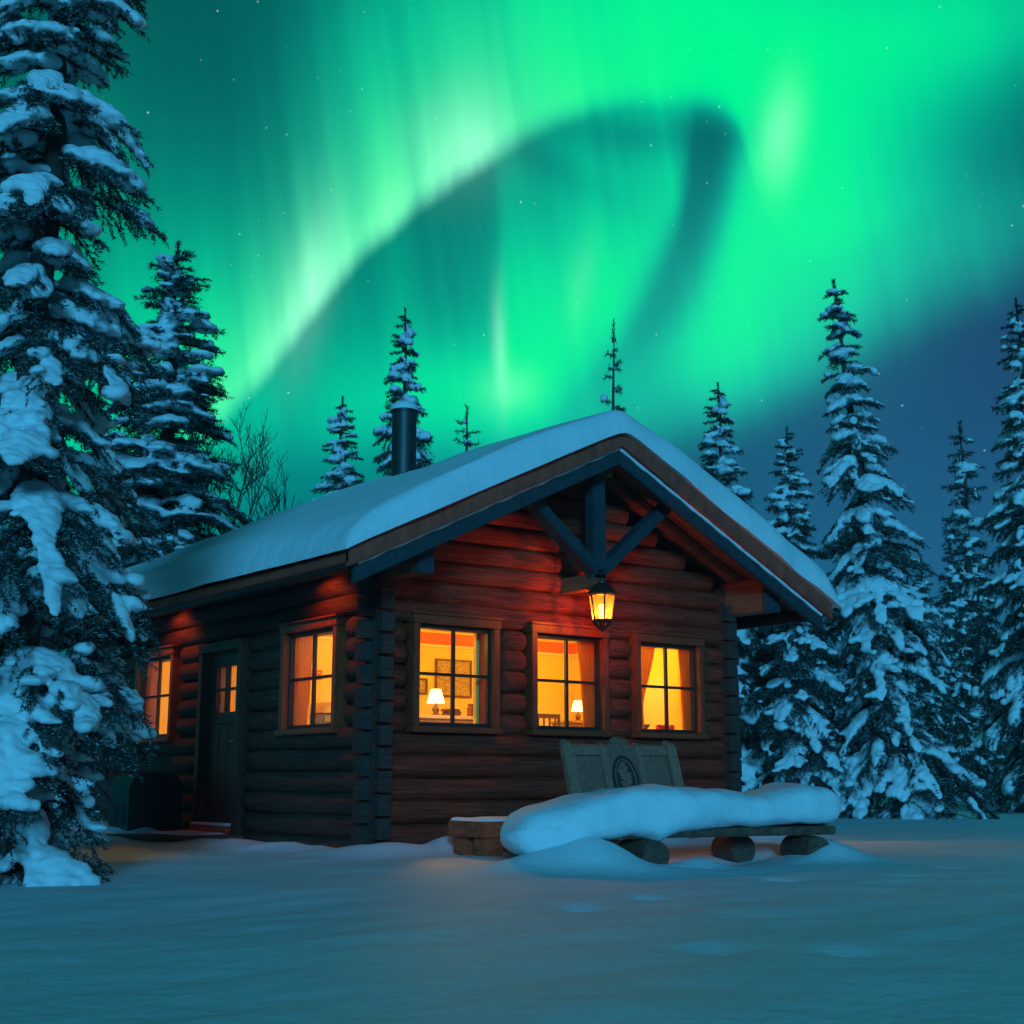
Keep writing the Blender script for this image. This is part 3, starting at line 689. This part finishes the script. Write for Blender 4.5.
for x, s, label in ((2.24, 1.0, 'larger brown jar standing on the sideboard'), (2.42, .7, 'smaller brown jar standing at the right end of the sideboard')):
    o = MB(); o.lathe([(.04*s, 0), (.052*s, .02*s), (.052*s, .10*s), (.036*s, .12*s), (.036*s, .13*s), (.042*s, .132*s), (.042*s, .15*s)], 16, (x, 1.5, 1.341)); j_ = o.build('jar', M['jar']); tag(j_, label, 'jar', 'jars on the sideboard')
def picture(x0, x1, z0, z1, label, y=2.617, m='paper'):
    o = MB(); t = .022
    for r_ in ((x0, x1, z0, z0+t), (x0, x1, z1-t, z1), (x0, x0+t, z0+t+.001, z1-t-.001), (x1-t, x1, z0+t+.001, z1-t-.001)): o.box(r_[0], r_[1], y-.028, y-.001, r_[2], r_[3])
    p = o.build('picture_frame', M['furn_dark'], bevel=.003); tag(p, label, 'picture')
    o = MB(); o.box(x0+t, x1-t, y-.012, y-.003, z0+t, z1-t); o.build('print', M[m], p)
picture(2.50, 3.04, 1.64, 2.10, 'large dark framed print hanging on the yellow wall behind the sideboard')
picture(2.20, 2.38, 1.66, 1.85, 'small framed print hanging left of the large one')
for z0, z1, label in ((2.02, 2.11, 'topmost little dark plaque in the column right of the large print'), (1.80, 1.92, 'middle little dark plaque in the column right of the large print'), (1.62, 1.68, 'lowest little dark plaque in the column right of the large print')):
    picture(3.14, 3.23, z0, z1, label)
# corner stand with lamp, chair
cst = MB(); cst.box(3.58, 4.08, 1.32, 1.70, 0, 1.30); cst.box(3.55, 4.11, 1.29, 1.73, 1.301, 1.335); c_ = cst.build('lamp_stand', M['furn'], bevel=.008); tag(c_, 'honey wood stand carrying a lamp behind the middle gable window', 'stand')
table_lamp(3.83, 1.5, 1.336, .8, 'small lit table lamp behind the middle gable window')
chr_ = empty('chair', (3.2, 1.5, 0)); tag(chr_, 'slat backed wooden chair behind the middle gable window', 'chair')
o = MB(); o.box(2.99, 3.40, 1.30, 1.72, .74, .78); o.build('seat', M['furn_dark'], chr_, bevel=.008)
for x in (3.01, 3.38):
    for yy in (1.32, 1.70):
        o = MB(); o.tube([(x, yy, 0), (x, yy, .74 if yy > 1.5 else 1.40)], .018, 8); o.build('leg', M['furn_dark'], chr_)
o = MB(); o.box(3.0, 3.39, 1.305, 1.335, 1.35, 1.40)
for k in range(4): o.tube([(3.07+k*.085, 1.32, .78), (3.07+k*.085, 1.32, 1.352)], .012, 6)
o.build('backrest', M['furn_dark'], chr_)
# things on the sill of the right gable window
ow = MB(); ow.lathe([(.03, 0), (.045, .004), (.085, .05), (.09, .062), (.08, .055), (.02, .012)], 20, (3.80, -.02+.36, ZB+.101)); b_ = ow.build('bowl', M['greyb']); tag(b_, 'grey bowl on the inner sill of the right gable window', 'bowl')
for x, label in ((4.06, 'left red apple on the inner sill of the right gable window'), (4.15, 'middle red apple on the inner sill of the right gable window'), (4.26, 'right red apple on the inner sill of the right gable window')):
    ap = MB(); ap.lathe([(.004, .006), (.022, .0), (.036, .018), (.04, .04), (.03, .066), (.012, .07), (.003, .063)], 14, (x, .345, ZB+.101)); a_ = ap.build('apple', M['red']); tag(a_, label, 'apple', 'apples on the window sill')
# stove and red sign seen through the side window
stv = empty('stove', (.95, 2.3, 0)); tag(stv, 'grey enamel stove with rounded hood behind the side window', 'stove')
o = MB(); o.box(.62, 1.12, 2.02, 2.5, 0, 1.36); o.build('body', M['greyb'], stv, bevel=.02)
o = MB(); o.box(.66, 1.08, 2.009, 2.019, .75, 1.27); o.build('oven_door', M['furn_dark'], stv, bevel=.004)
o = MB(); o.add([(.60+.54*t/8, yy, 1.365+.14*math.sin(PI*t/8)**.6*(1 if q else 0)) for q in (0, 1) for yy in (2.0, 2.5) for t in range(9)], [(a, a+1, a+10, a+9) for a in range(8)]+[(18+a, 18+a+9, 18+a+10, 18+a+1) for a in range(8)]+[(a, a+18, a+19, a+1) for a in range(8)]+[(9+a, 10+a, 28+a, 27+a) for a in range(8)]); o.build('hood', M['furn'], stv)
rs_ = MB(); rs_.box(.73, .93, 2.604, 2.616, 1.77, 1.88); r_ = rs_.build('wall_plaque', M['red'], bevel=.003); tag(r_, 'small red plaque with pale figures on the wall above the stove', 'plaque')
def figs(x, z, segs):
    o = MB()
    for p in segs: o.tube([(x+a, 2.600, z+b) for a, b in p], .006, 6)
    return o
o = figs(.765, 1.79, [[(.05, .06), (.0, .06), (.0, .0), (.05, .0), (.05, .03), (.025, .03)], [(.09, .06), (.13, .06), (.13, .0), (.085, .005)]]); o.build('figures', M['cream'], r_)

# ------------------------------------------------------------------ bench in front of the cabin
ben = empty('garden_bench', (BO[0], BO[1], 0)); tag(ben, 'low log bench under thick snow with a carved grey backrest', 'bench')
o = MB()
for v0, v1 in ((-.06, .13), (.14, .32), (.33, .50)): o.box(-.80, 1.86, v0, v1, .205, .275, lambda u, v, z: bw(u, v, z))
o.build('seat', M['benchlog'], ben, bevel=.012)
for u, v0, v1 in ((.04, -.20, .24), (1.62, -.14, .24), (1.22, .34, .66), (-.30, .30, .62)):
    o = MB(); rad = .125
    o.tube([bw(u-.03*(v1-vv), vv, .078) for vv in np.linspace(v0, v1, 6)], [rad*.94, rad, rad*1.02, rad, rad, rad*.95], 20); o.build('leg', M['benchlog'], ben, bevel=.006)
def bk(u, h, dv=0.0):                        # point on the reclined back: u along, h up the slope, dv towards the viewer
    t = R(20); return bw(u+.02, .40+h*math.sin(t)-dv*math.cos(t), .27+h*math.cos(t)-dv*math.sin(t)+0)
bx = lambda mb, u0, u1, h0, h1, d0, d1: mb.box(u0, u1, h0, h1, d0, d1, lambda u, h, d: bk(u, h, d))
UB0, UB1 = -.36, .72
bko = MB(); bx(bko, UB0+.09, UB1-.09, .02, .10, -.025, .025); bo = bko.build('backrest', M['grey'], ben, bevel=.006)
for u0, u1 in ((UB0, UB0+.10), (UB1-.10, UB1)):
    prf = [(u0, -.05), (u1, -.05), (u1, .70), (u1-.03, .735), (u0+.03, .735), (u0, .70)]; o = MB()
    o.add([bk(u, h, dd) for dd in (-.045, .045) for u, h in prf], [(0, 1, 2, 3, 4, 5), (6, 7, 8, 9, 10, 11)]+[(i, (i+1) % 6, 6+(i+1) % 6, 6+i) for i in range(6)]); o.build('post', M['grey'], bo, bevel=.008)
for u0, u1 in ((UB0+.102, UB0+.34), (UB1-.34, UB1-.102)):
    o = MB(); bx(o, u0, u1, .62, .70, -.028, .028); o.build('top_rail', M['grey'], bo, bevel=.006)
    o = MB(); bx(o, u0, u1, .102, .619, -.022, -.006); o.build('side_panel', M['carve'], bo)
for u0 in (UB0+.342, UB1-.402):
    o = MB(); bx(o, u0, u0+.060, .102, .71, -.036, .036); o.build('stile', M['grey'], bo, bevel=.006)
uc = (UB0+UB1)/2; hw = .134
o = MB(); top_ = [(uc-hw+2*hw*i/16, .695+.035*math.sin(PI*i/16)) for i in range(17)]
prf = [(uc-hw, .102)]+top_+[(uc+hw, .102)]
prf = [(uc-hw, .102), (uc+hw, .102)]+top_[::-1]
nn = len(prf); o.add([bk(u, h, dd) for dd in (-.012, .014) for u, h in prf], [tuple(range(nn)), tuple(range(nn, 2*nn))]+[(i, (i+1) % nn, nn+(i+1) % nn, nn+i) for i in range(nn)]); o.build('carved_panel', M['carve'], bo)
o = MB(); hc = .40                            # oval medallion: ring, wreath of leaves and a stem
NN = 40; o.add([bk(uc+.105*math.cos(a), hc+.197*math.sin(a), .0165) for a in np.linspace(0, 2*PI, NN+1)[:-1]], [tuple(range(NN))]); o.build('medallion_field', M['groove'], bo)
o = MB(); o.tube([bk(uc+.112*math.cos(a), hc+.205*math.sin(a), .018) for a in np.linspace(0, 2*PI, 41)], .013, 8, cap=False); o.build('medallion_ring', M['groove'], bo); o = MB()
o.tube([bk(uc+.094*math.cos(a), hc+.184*math.sin(a), .018) for a in np.linspace(0, 2*PI, 41)], .006, 6, cap=False)
o.tube([bk(uc+.012*math.sin(t*5), hc-.16+.30*t, .016) for t in np.linspace(0, 1, 12)], [.010]*6+[.008]*6, 6)
rl_ = random.Random(8)
for k in range(26):
    t = k/26; hh = hc-.15+.30*t; sd = 1 if k % 2 else -1; ln = (.035+.045*math.sin(PI*min(t*1.1, 1)))*rl_.uniform(.8, 1.1)
    a = rl_.uniform(.2, .9); p0 = (uc+.010*math.sin(t*5), hh); q = (p0[0]+sd*ln*math.cos(a), p0[1]+ln*math.sin(a))
    m_ = ((p0[0]+q[0])/2, (p0[1]+q[1])/2+.008); o.tube([bk(*p0, .016), bk(*m_, .022), bk(*q, .016)], [.006, .017, .004], 6)
o.build('medallion', M['grey'], bo)
o = MB(); 
for k in range(7):
    a = PI*(k+.5)/7; o.tube([bk(uc, .72, .012), bk(uc+.05*math.cos(a), .725+.03*math.sin(a), .018), bk(uc+.095*math.cos(a), .725+.055*math.sin(a), .010)], [.010, .016, .007], 6)
o.build('crest', M['carve'], bo)
def snow_loaf():
    nu, na = 110, 44; us = np.linspace(0, 1, nu)
    us = us-np.sin(2*PI*us)/(2*PI)*.7
    top = [(-1.06, .30), (-1.02, .37), (-.92, .435), (-.7, .49), (-.4, .555), (-.1, .605), (.15, .61), (.5, .575), (.9, .54), (1.15, .53), (1.35, .56), (1.6, .615), (1.8, .62), (1.92, .57), (1.97, .44)]
    bot = [(-1.06, .16), (-1.02, .10), (-.9, .07), (-.6, .12), (-.35, .19), (-.1, .215), (.05, .19), (.12, .150), (.2, .19), (.35, .25), (.8, .275), (1.4, .278), (1.8, .285), (1.93, .30), (1.97, .33)]
    V = []
    for i, q in enumerate(us):
        u = -1.06+3.03*q
        zt = np.interp(u, *zip(*top)); zb = np.interp(u, *zip(*bot)); ex = min(1, (q*nu*.16+.25))*1.0
        e = math.sqrt(max(0, 1-abs(2*q-1)**18)); hv = (.34*e+.015)*(1 if u > -.6 else 1-.25*min(1, (-.6-u)/.4)); vc = .20
        zc, hz = (zt+zb)/2, (zt-zb)/2*max(e, .12)
        for j in range(na):
            a = 2*PI*j/na; c, s_ = math.cos(a), math.sin(a); p = 3.6
            rr_ = (abs(c)**p+abs(s_)**p)**(-1/p)
            V.append((u, vc+hv*rr_*c, zc+hz*rr_*s_))
    V = np.array(V)
    k = 1/3.0
    N_ = wav(V, 61, .55, 3); V[:, 1] += .05*N_+.012*wav(V, 64, 1.8, 3); V[:, 2] += .026*wav(V, 62, .75, 3)*(V[:, 2] > .3)+.010*wav(V, 63, 2.4, 3)
    Wd = np.stack([BO[0]+BE[0]*V[:, 0]+BN[0]*V[:, 1], BO[1]+BE[1]*V[:, 0]+BN[1]*V[:, 1], V[:, 2]], -1)
    i = np.arange((nu-1)*na).reshape(-1, na); j = np.roll(i, -1, 1)
    f = np.stack([i.ravel(), j.ravel(), j.ravel()+na, i.ravel()+na], -1)
    caps = []
    me = bpy.data.meshes.new('seat_snow'); me.from_pydata(Wd.tolist(), [], f.tolist()+[list(range(na))[::-1], list(range((nu-1)*na, nu*na))])
    for p in me.polygons: p.use_smooth = True
    md = link('seat_snow', me, M['snow'], ben)
    return md
snow_loaf()

# stool, bin, mat ------------------------------------------------------
stl = empty('wooden_stool', (.5, -1.35, 0)); tag(stl, 'low blocky wooden stool with thin snow against the front logs', 'stool')
o = MB()
for k in range(4): o.box(.10+k*.20, .296+k*.20, -1.62, -1.10, .165, .30)
o.build('stool_top', M['stool'], stl, bevel=.010)
for x in (.14, .66):
    for yy in (-1.60, -1.30):
        o = MB(); o.box(x, x+.20, yy, yy+.17, -.06, .163); o.build('leg', M['stool'], stl, bevel=.012)
def pad(x0, x1, y0, y1, z, t, seed, name, parent, m='snow'):
    nx = 34; xs = np.linspace(x0, x1, nx); ys = np.linspace(y0, y1, nx); GX, GY = np.meshgrid(xs, ys, indexing='ij'); x, y = GX.ravel(), GY.ravel()
    d = np.minimum(np.minimum(x-x0, x1-x), np.minimum(y-y0, y1-y)); pf = np.sqrt(np.clip(1-(1-np.clip(d/.07, 0, 1))**2, 0, 1))
    P = np.stack([x, y, x*0], -1); zz = z+t*pf*(1+.35*wav(P, seed, 1.3, 2))
    i = np.arange((nx-1)*nx).reshape(-1, nx)[:, :-1].ravel()
    return link(name, np_mesh(name, np.stack([x, y, zz], -1), np.stack([i, i+nx, i+nx+1, i+1], -1)), M[m], parent)
pad(.11, .89, -1.61, -1.11, .299, .03, 71, 'top_snow', stl)
bn = empty('storage_bin', (-.45, 4.05, 0)); tag(bn, 'dark storage bin with rounded lid and side vents left of the door', 'bin')
o = MB(); prof = [(-.80, -.03), (-.80, .56), (-.76, .66), (-.68, .715), (-.30, .72), (-.20, .66), (-.16, .56), (-.16, -.03)]
o.add([(x, y, z) for y in (3.80, 4.42) for x, z in prof], [tuple(range(8)), tuple(range(8, 16))]+[(i, (i+1) % 8, 8+(i+1) % 8, 8+i) for i in range(8)]); o.build('body', M['dark'], bn, bevel=.02)
o = MB()
for c_ in range(2):
    for k in range(7): o.box(-.812, -.798, 3.92+c_*.22, 4.08+c_*.22, .16+k*.035, .178+k*.035)
o.build('vent', M['black'], bn)
mt = MB()
for k in range(6): mt.box(-1.15+k*.175, -.982+k*.175, 2.35, 3.75, .03, .065)
m_ = mt.build('duckboard', M['benchlog'], bevel=.006); tag(m_, 'dark wooden duckboard lying in the snow before the door', 'duckboard')
pad(-.62, -.12, 2.75, 3.6, .066, .022, 75, 'board_snow', m_)

# ------------------------------------------------------------------ trees
ICO_V, ICO_F = None, None
def ico():
    global ICO_V, ICO_F
    if ICO_V is None:
        bm = bmesh.new(); bmesh.ops.create_icosphere(bm, subdivisions=2, radius=1.0); bm.verts.ensure_lookup_table()
        ICO_V = np.array([v.co[:] for v in bm.verts]); ICO_F = np.array([[v.index for v in f.verts] for f in bm.faces]); bm.free()
    return ICO_V, ICO_F
def melt(name, blobs, voxel, seed, amp, iters=3):
    """union of flattened blobs (centre, axis a, axis b, axis c) as one lumpy snow surface"""
    V, F = ico(); vs = []; fs = []
    B = np.array(blobs)                      # n,4,3
    vs = (V[None, :, 0:1]*B[:, None, 1]+V[None, :, 1:2]*B[:, None, 2]+V[None, :, 2:3]*B[:, None, 3]+B[:, None, 0]).reshape(-1, 3)
    fs = (F[None]+(np.arange(len(B))*len(V))[:, None, None]).reshape(-1, 3)
    me = np_mesh('tmp', vs, fs); o = bpy.data.objects.new('tmp', me); C.objects.link(o)
    r = o.modifiers.new('r', 'REMESH'); r.mode = 'VOXEL'; r.voxel_size = voxel; r.use_smooth_shade = True
    s = o.modifiers.new('s', 'SMOOTH'); s.factor = .5; s.iterations = iters
    dg = bpy.context.evaluated_depsgraph_get(); dg.update()
    m2 = bpy.data.meshes.new_from_object(o.evaluated_get(dg)); bpy.data.objects.remove(o); bpy.data.meshes.remove(me)
    co = np.empty(len(m2.vertices)*3, np.float32); m2.vertices.foreach_get('co', co); co = co.reshape(-1, 3).astype(float)
    nr = np.empty(len(co)*3, np.float32); m2.vertices.foreach_get('normal', nr); nr = nr.reshape(-1, 3)
    co += nr*(amp*(1.2*wav(co, seed, .9/(voxel*14), 3)+.5*wav(co, seed+1, .9/(voxel*4), 2)))[:, None]
    m2.vertices.foreach_set('co', co.astype(np.float32).ravel()); m2.update(); m2.name = name
    return m2
def spruce(seed, H, RB_, whorls, per, twig_sp, needle, voxel, snow=1.0, droop=.45, zlow=.03, power=.85, tip_bare=.06, needle_len=.035, azw=None, gap=0.0, blob=1.0):
    """trunk, crown and snow meshes of one spruce; needle = needles per metre of twig"""
    rs = np.random.RandomState(seed)
    nv = []; nf_mi = []; blobs = []
    stems = MB()
    NV = []; NM = []
    def needles(p0, p1, dens, ln, wd):
        d = p1-p0; Ld = np.linalg.norm(d)
        k = max(2, int(Ld*dens))
        if Ld < 1e-4: return
        d = d/Ld; t = rs.rand(k)
        b = p0+np.outer(t, p1-p0)
        r = rs.normal(size=(k, 3)); r[:, 2] = r[:, 2]*.9-.12
        r -= np.outer(r@d, d); r /= np.linalg.norm(r, axis=1)[:, None]+1e-6
        ax = r*.80+d*.62
        s_ = np.cross(ax, rs.normal(size=(k, 3))); s_ /= np.linalg.norm(s_, axis=1)[:, None]+1e-6
        l = ln*(0.6+.7*rs.rand(k))[:, None]
        tri = np.stack([b-s_*wd, b+s_*wd, b+ax*l], 1)
        NV.append(tri.reshape(-1, 3)); NM.append((rs.rand(k) < np.where(r[:, 2] > .15, .40*snow, .06)).astype(int))
    for wv in range(whorls):
        f = (wv+rs.uniform(-.25, .25))/whorls
        f = max(0, f)
        zf = zlow+(1-zlow-.015)*f**.80
        zc = zf
        k = per if zf < .85 else max(4, per-1)
        a0 = rs.rand()*2*PI
        for b in range(k):
            if rs.rand() < gap: continue
            zf = min(.985, max(zlow, zc+rs.uniform(-.55, .55)/whorls)); z = H*zf; prof = (1-zf)**power
            az = a0+2*PI*b/k+rs.uniform(-.3, .3)
            ln = RB_*prof*rs.uniform(.55, 1.28)+.15*(H/8)*rs.uniform(.7, 1.3)
            if zf > .97: ln *= .7
            e0 = R(28*zf-12+rs.uniform(-8, 8)); dr = droop*(1.05-.55*zf)*rs.uniform(.75, 1.3)
            lift = .16*rs.uniform(.3, 1.2)
            load = snow*(1-.6*max(0, zf-.72)/.28)*(rs.uniform(.55, 1.2) if rs.rand() > .18 else .15)
            hd = np.array([math.cos(az), math.sin(az), 0]); sdv = np.array([-math.sin(az), math.cos(az), 0])
            bend = rs.uniform(-.12, .12)
            def pos(t): return np.array([0, 0, z])+hd*(ln*t*(1-.12*t))+sdv*(ln*bend*t*t)+np.array([0, 0, ln*(math.sin(e0)*t-dr*t*t+lift*t**4)])
            ns = max(4, int(ln/.16)); ts = np.linspace(0, 1, ns+1)
            pp = [pos(t) for t in ts]
            stems.tube([tuple(p) for p in pp], [max(.004, .014*ln*(1-.85*t)+.003) for t in ts], 5, cap=False)
            for i in range(int(ns*.15), ns): needles(pp[i], pp[i+1], needle*1.2, needle_len, needle_len*.11)
            # side twigs
            nt_ = max(3, int(ln/twig_sp)); widths = []
            for q in range(nt_):
                t = .14+.84*(q+rs.uniform(0, .6))/nt_
                p = pos(t)
                for sd in (-1, 1):
                    tl = ln*(.44*(1-t)**.75*min(1, t*3.2)+.09)*rs.uniform(.65, 1.15)
                    if ln < .5: tl = max(tl, .09)
                    ang = rs.uniform(.7, 1.15)
                    dv = hd*math.cos(ang)+sdv*sd*math.sin(ang); dn_ = rs.uniform(.25, .75)*(1 if zf < .8 else .4)
                    q1 = p+dv*tl*.55-np.array([0, 0, tl*dn_*.25]); q2 = p+dv*tl*.95-np.array([0, 0, tl*dn_*.85])
                    needles(p, q1, needle, needle_len, needle_len*.11); needles(q1, q2, needle, needle_len*.9, needle_len*.1)
                    if tl > .28:             # short hanging side shoots
                        for h_ in range(int(tl/.10)):
                            tt = rs.uniform(.25, 1); b0 = p+(q1-p)*min(1, tt*1.8) if tt < .55 else q1+(q2-q1)*(tt-.55)/.45
                            e_ = b0+dv*.05+sdv*rs.uniform(-.07, .07)+hd*rs.uniform(-.02, .08)-np.array([0, 0, rs.uniform(.06, .16)]); needles(b0, e_, needle*.9, needle_len*.9, needle_len*.1)
                    if snow > 0 and tl > .16 and t < .85 and rs.rand() < .40*load and zf < 1-tip_bare:
                        m_ = max(1, int(tl/.2))
                        for h_ in range(m_):
                            tt = (h_+.6)/(m_+.15)*.92; c_ = p+(q1-p)*min(1, tt/.55) if tt < .55 else q1+(q2-q1)*(tt-.55)/.45
                            rr = blob*(.042+.075*min(ln, 2.2)/2.0)*rs.uniform(.7, 1.15)*(1.0-.3*tt)
                            a_ = dv*rr*1.35-np.array([0, 0, rr*.5*dn_]); b_ = np.cross([0, 0, 1], dv)*rr*1.0; cc_ = np.array([0, 0, rr*.52])
                            blobs.append((c_+np.array([0, 0, rr*.42]), a_, b_, cc_))
            if snow > 0 and zf < 1-tip_bare*.4:
                m_ = max(2, int(ln/.16)); on = rs.uniform(.04, .22); off = rs.uniform(.74, .98)
                for h_ in range(m_):
                    t = (h_+.5)/m_
                    if t < on or t > off or rs.rand() > .30+.62*load: continue
                    c_ = pos(t); dv = pos(min(1.02, t+.05))-pos(t-.05); dv /= np.linalg.norm(dv)
                    rr = blob*(.050+.105*min(ln, 2.2)/2.0)*rs.uniform(.75, 1.15)*(.75+.5*math.sin(PI*min(1, t*1.05)))
                    blobs.append((c_+np.array([0, 0, rr*.45]), dv*rr*1.3, np.cross([0, 0, 1], dv)*rr*1.12, np.array([0, 0, rr*.56])))
    # leader
    needles(np.array([0, 0, H*.95]), np.array([0, 0, H*1.0]), needle*2.5, needle_len, needle_len*.11)
    V = np.concatenate(NV); me = np_mesh('crown', V, np.arange(len(V)).reshape(-1, 3), np.concatenate(NM), smooth=False)
    me.materials.append(M['needle']); me.materials.append(M['frost'])
    tk = MB(); kk = 14
    tk.tube([(.03*math.sin(i*.9+seed), .03*math.cos(i*1.3+seed), H*i/kk-.3*(i == 0)) for i in range(kk+1)], [(.030*H*.6)*(1-i/kk)**.9+.008 for i in range(kk+1)], 12)
    o = len(tk.v); tk.v += stems.v; tk.f += [tuple(i+o for i in f_) for f_ in stems.f]; tk.m += stems.m
    tme = tk.build('trunk', M['bark'], smooth=180); tmesh = tme.data; bpy.data.objects.remove(tme)
    sm = None
    if blobs and snow > 0:
        sm = melt('snow_load', blobs, voxel, seed, voxel*.8); sm.materials.clear(); sm.materials.append(M['snow_tree'])
    print('spruce', seed, 'tris', len(V)//3, 'blobs', len(blobs), 'snow verts', len(sm.vertices) if sm else 0)
    return tmesh, me, sm
def plant(meshes, x, y, label, group=None, scale=1.0, rz=0.0, lean=(0, 0), name='spruce_tree', sz=None, zoff=-.05):
    """one tree standing at x, y with its own trunk, crown and snow objects"""
    r = empty(name, (x, y, gh(x, y)+zoff)); r.rotation_euler = (Matrix.Rotation(R(lean[0]), 3, 'X') @ Matrix.Rotation(R(lean[1]), 3, 'Y') @ Matrix.Rotation(rz, 3, 'Z')).to_euler(); r.scale = (scale, scale, sz or scale)
    tag(r, label, 'tree', group)
    for nm, me in zip(('trunk', 'crown', 'snow_load'), meshes):
        if me is not None:
            o = bpy.data.objects.new(nm, me); C.objects.link(o); o.parent = r
            if nm == 'snow_load': o['kind'] = 'stuff'
    return r
def ground_at(px, depth):                    # a spot on the ground seen at a given column and distance
    d = FWD+RGT*(px-512)/FOC; d = d/(d@FWD); p = CAM+d*depth; return p[0], p[1]
def height_for(py, depth, base=0.0):         # how tall something must be to reach that height in the picture
    d = FWD+UPV*(512-py)/FOC; hz = math.hypot(d[0], d[1]); dep = depth*1.0; return CAM[2]+d[2]/hz*(dep*math.cos(PITCH)+0)*1.02-base

G_BIG = 'snow laden spruces around the cabin'
# the big one at the left, close to the camera
hero = spruce(11, 8.8, 1.0, 31, 6, .085, 330, .019, .95, .85, .03, .50, needle_len=.038, blob=1.25)
plant(hero, *ground_at(26, 9.7), 'largest snow laden spruce, leaning into the left side close to the camera', G_BIG, rz=1.0, lean=(0, 0))
pa_ = spruce(23, 9.6, 1.5, 29, 6, .12, 190, .032, .9, .85, .02, .85, needle_len=.06, blob=1.45)
pb_ = spruce(37, 9.6, 1.8, 38, 6, .12, 190, .042, .50, .60, .03, .90, needle_len=.06, gap=.08, blob=1.35)
pc_ = spruce(51, 9.5, 1.45, 26, 6, .22, 60, .085, .28, .55, .03, .80, needle_len=.12, gap=.1, blob=1.3)
pdk = spruce(67, 9.0, 1.05, 24, 5, .20, 60, .08, .25, .35, .05, .85, needle_len=.10, gap=.22, blob=1.2)
def put(proto, H0, px, dep, top, label, group=G_BIG, wide=1.0, **k):
    x, y = ground_at(px, dep); h = height_for(top, dep); sc = h/H0
    return plant(proto, x, y, label, group, scale=sc*wide, sz=sc, **k)
RV = lambda deg: deg
put(pa_, 9.6, 889, 23.5, 286, 'tall snow covered spruce right of the cabin, the largest on that side', rz=.4, lean=(-2.9, -3.6))
put(pb_, 9.6, 1032, 28, 305, 'tall dark spruce cut by the right edge of the picture', rz=2.2, wide=.85)
put(pb_, 9.6, 164, 21.5, 250, 'dark spruce with a bare trunk rising behind the left end of the roof', rz=4.0, wide=1.5)
put(pb_, 9.6, 402, 27, 314, 'tall spruce directly behind the flue pipe', G_BIG, rz=1.2, wide=.8)
put(pb_, 9.6, 340, 28, 402, 'shorter spruce just left of the flue pipe', G_BIG, rz=5.2, wide=1.0)
put(pdk, 9.0, 466, 31, 411, 'small spruce tip showing above the roof right of the flue pipe', G_BIG, rz=.2)
put(pdk, 9.0, 616, 25, 328, 'thin sparse spruce tip rising behind the roof peak', G_BIG, rz=2.0, wide=.62)
put(pb_, 9.6, 722, 25, 388, 'spruce rising behind the right slope of the roof', G_BIG, rz=.9)
put(pb_, 9.6, 790, 24, 432, 'spruce between the roof eave and the tall right spruce', G_BIG, rz=3.3)
put(pa_, 9.6, 752, 27, 560, 'short snowy spruce seen under the right eave beside the cabin wall', G_BIG, rz=5.0, wide=1.35)
put(pc_, 9.5, 966, 46, 432, 'slender hazy spruce left of the tree at the right edge', G_BIG, rz=1.0)
put(pc_, 9.5, 948, 44, 545, 'shorter hazy spruce just right of the tall snow covered one', G_BIG, rz=2.4)
put(pc_, 9.5, 918, 38, 560, 'hazy spruce half hidden behind the tall snow covered one', G_BIG, rz=4.4)
# far edge of the clearing
FAR = 'far spruces along the edge of the clearing'
rf_ = random.Random(5)
for k in range(46):
    px = -60+k*26+rf_.uniform(-8, 8); dep = rf_.uniform(52, 72)
    top = rf_.uniform(610, 690) if px > 850 else rf_.uniform(640, 720)
    put(pc_, 9.5, px, dep, top, 'small hazy dark spruce in the row along the far edge of the clearing', FAR, rz=rf_.uniform(0, 6.2), wide=rf_.uniform(.9, 1.3))
# bare birch behind the roof
def birch(seed, H):
    rr = random.Random(seed); tr_, tw = MB(), MB()
    def grow(p, d, ln, r, lv):
        pts = [p]; q = p; k = 5
        for i in range(k):
            d = (d+Vector((rr.uniform(-.14, .14), rr.uniform(-.14, .14), .05))).normalized(); q = q+d*(ln/k); pts.append(q)
        (tr_ if lv == 0 else tw).tube([tuple(v) for v in pts], [r*(1-.75*i/k)+.003 for i in range(k+1)], 6 if lv < 2 else 4, cap=False)
        if lv >= 4: return
        for i in range((12, 7, 6, 3)[lv]):
            t = rr.uniform(.25, 1); j = min(k-1, int(t*k)); b = pts[j].lerp(pts[j+1], t*k-j)
            sd = Vector((rr.uniform(-1, 1), rr.uniform(-1, 1), rr.uniform(.2, .9))).normalized()
            grow(b, (d*.55+sd*.8).normalized(), ln*rr.uniform(.32, .5), r*.42, lv+1)
    grow(Vector((0, 0, -.2)), Vector((0, 0, 1)), H, H*.009, 0)
    return tr_, tw
x, y = ground_at(258, 24); a_, b_ = birch(3, 5.0)
bt = empty('bare_birch', (0, 0, 0)); tag(bt, 'bare leafless birch crown showing above the roof at the left', 'tree')
a_.build('trunk', M['twig'], bt, smooth=180); b_.build('crown', M['twig'], bt, smooth=180)
bt.location = (x, y, gh(x, y)); 

# ------------------------------------------------------------------ cold air over the clearing
hb = MB(); hb.box(-235, 275, -135, 335, -2.5, 12.5); hz_o = hb.build('haze', [])
hm = bpy.data.materials.new('night_haze'); hm.use_nodes = True; nt = hm.node_tree; nt.nodes.clear()
pv = nt.nodes.new('ShaderNodeVolumePrincipled'); pv.inputs['Color'].default_value = (.72, .80, .86, 1); pv.inputs['Density'].default_value = .0011; pv.inputs['Anisotropy'].default_value = 0.0
ho = nt.nodes.new('ShaderNodeOutputMaterial'); nt.links.new(pv.outputs[0], ho.inputs['Volume']); hz_o.data.materials.append(hm); tag(hz_o, kind='stuff')
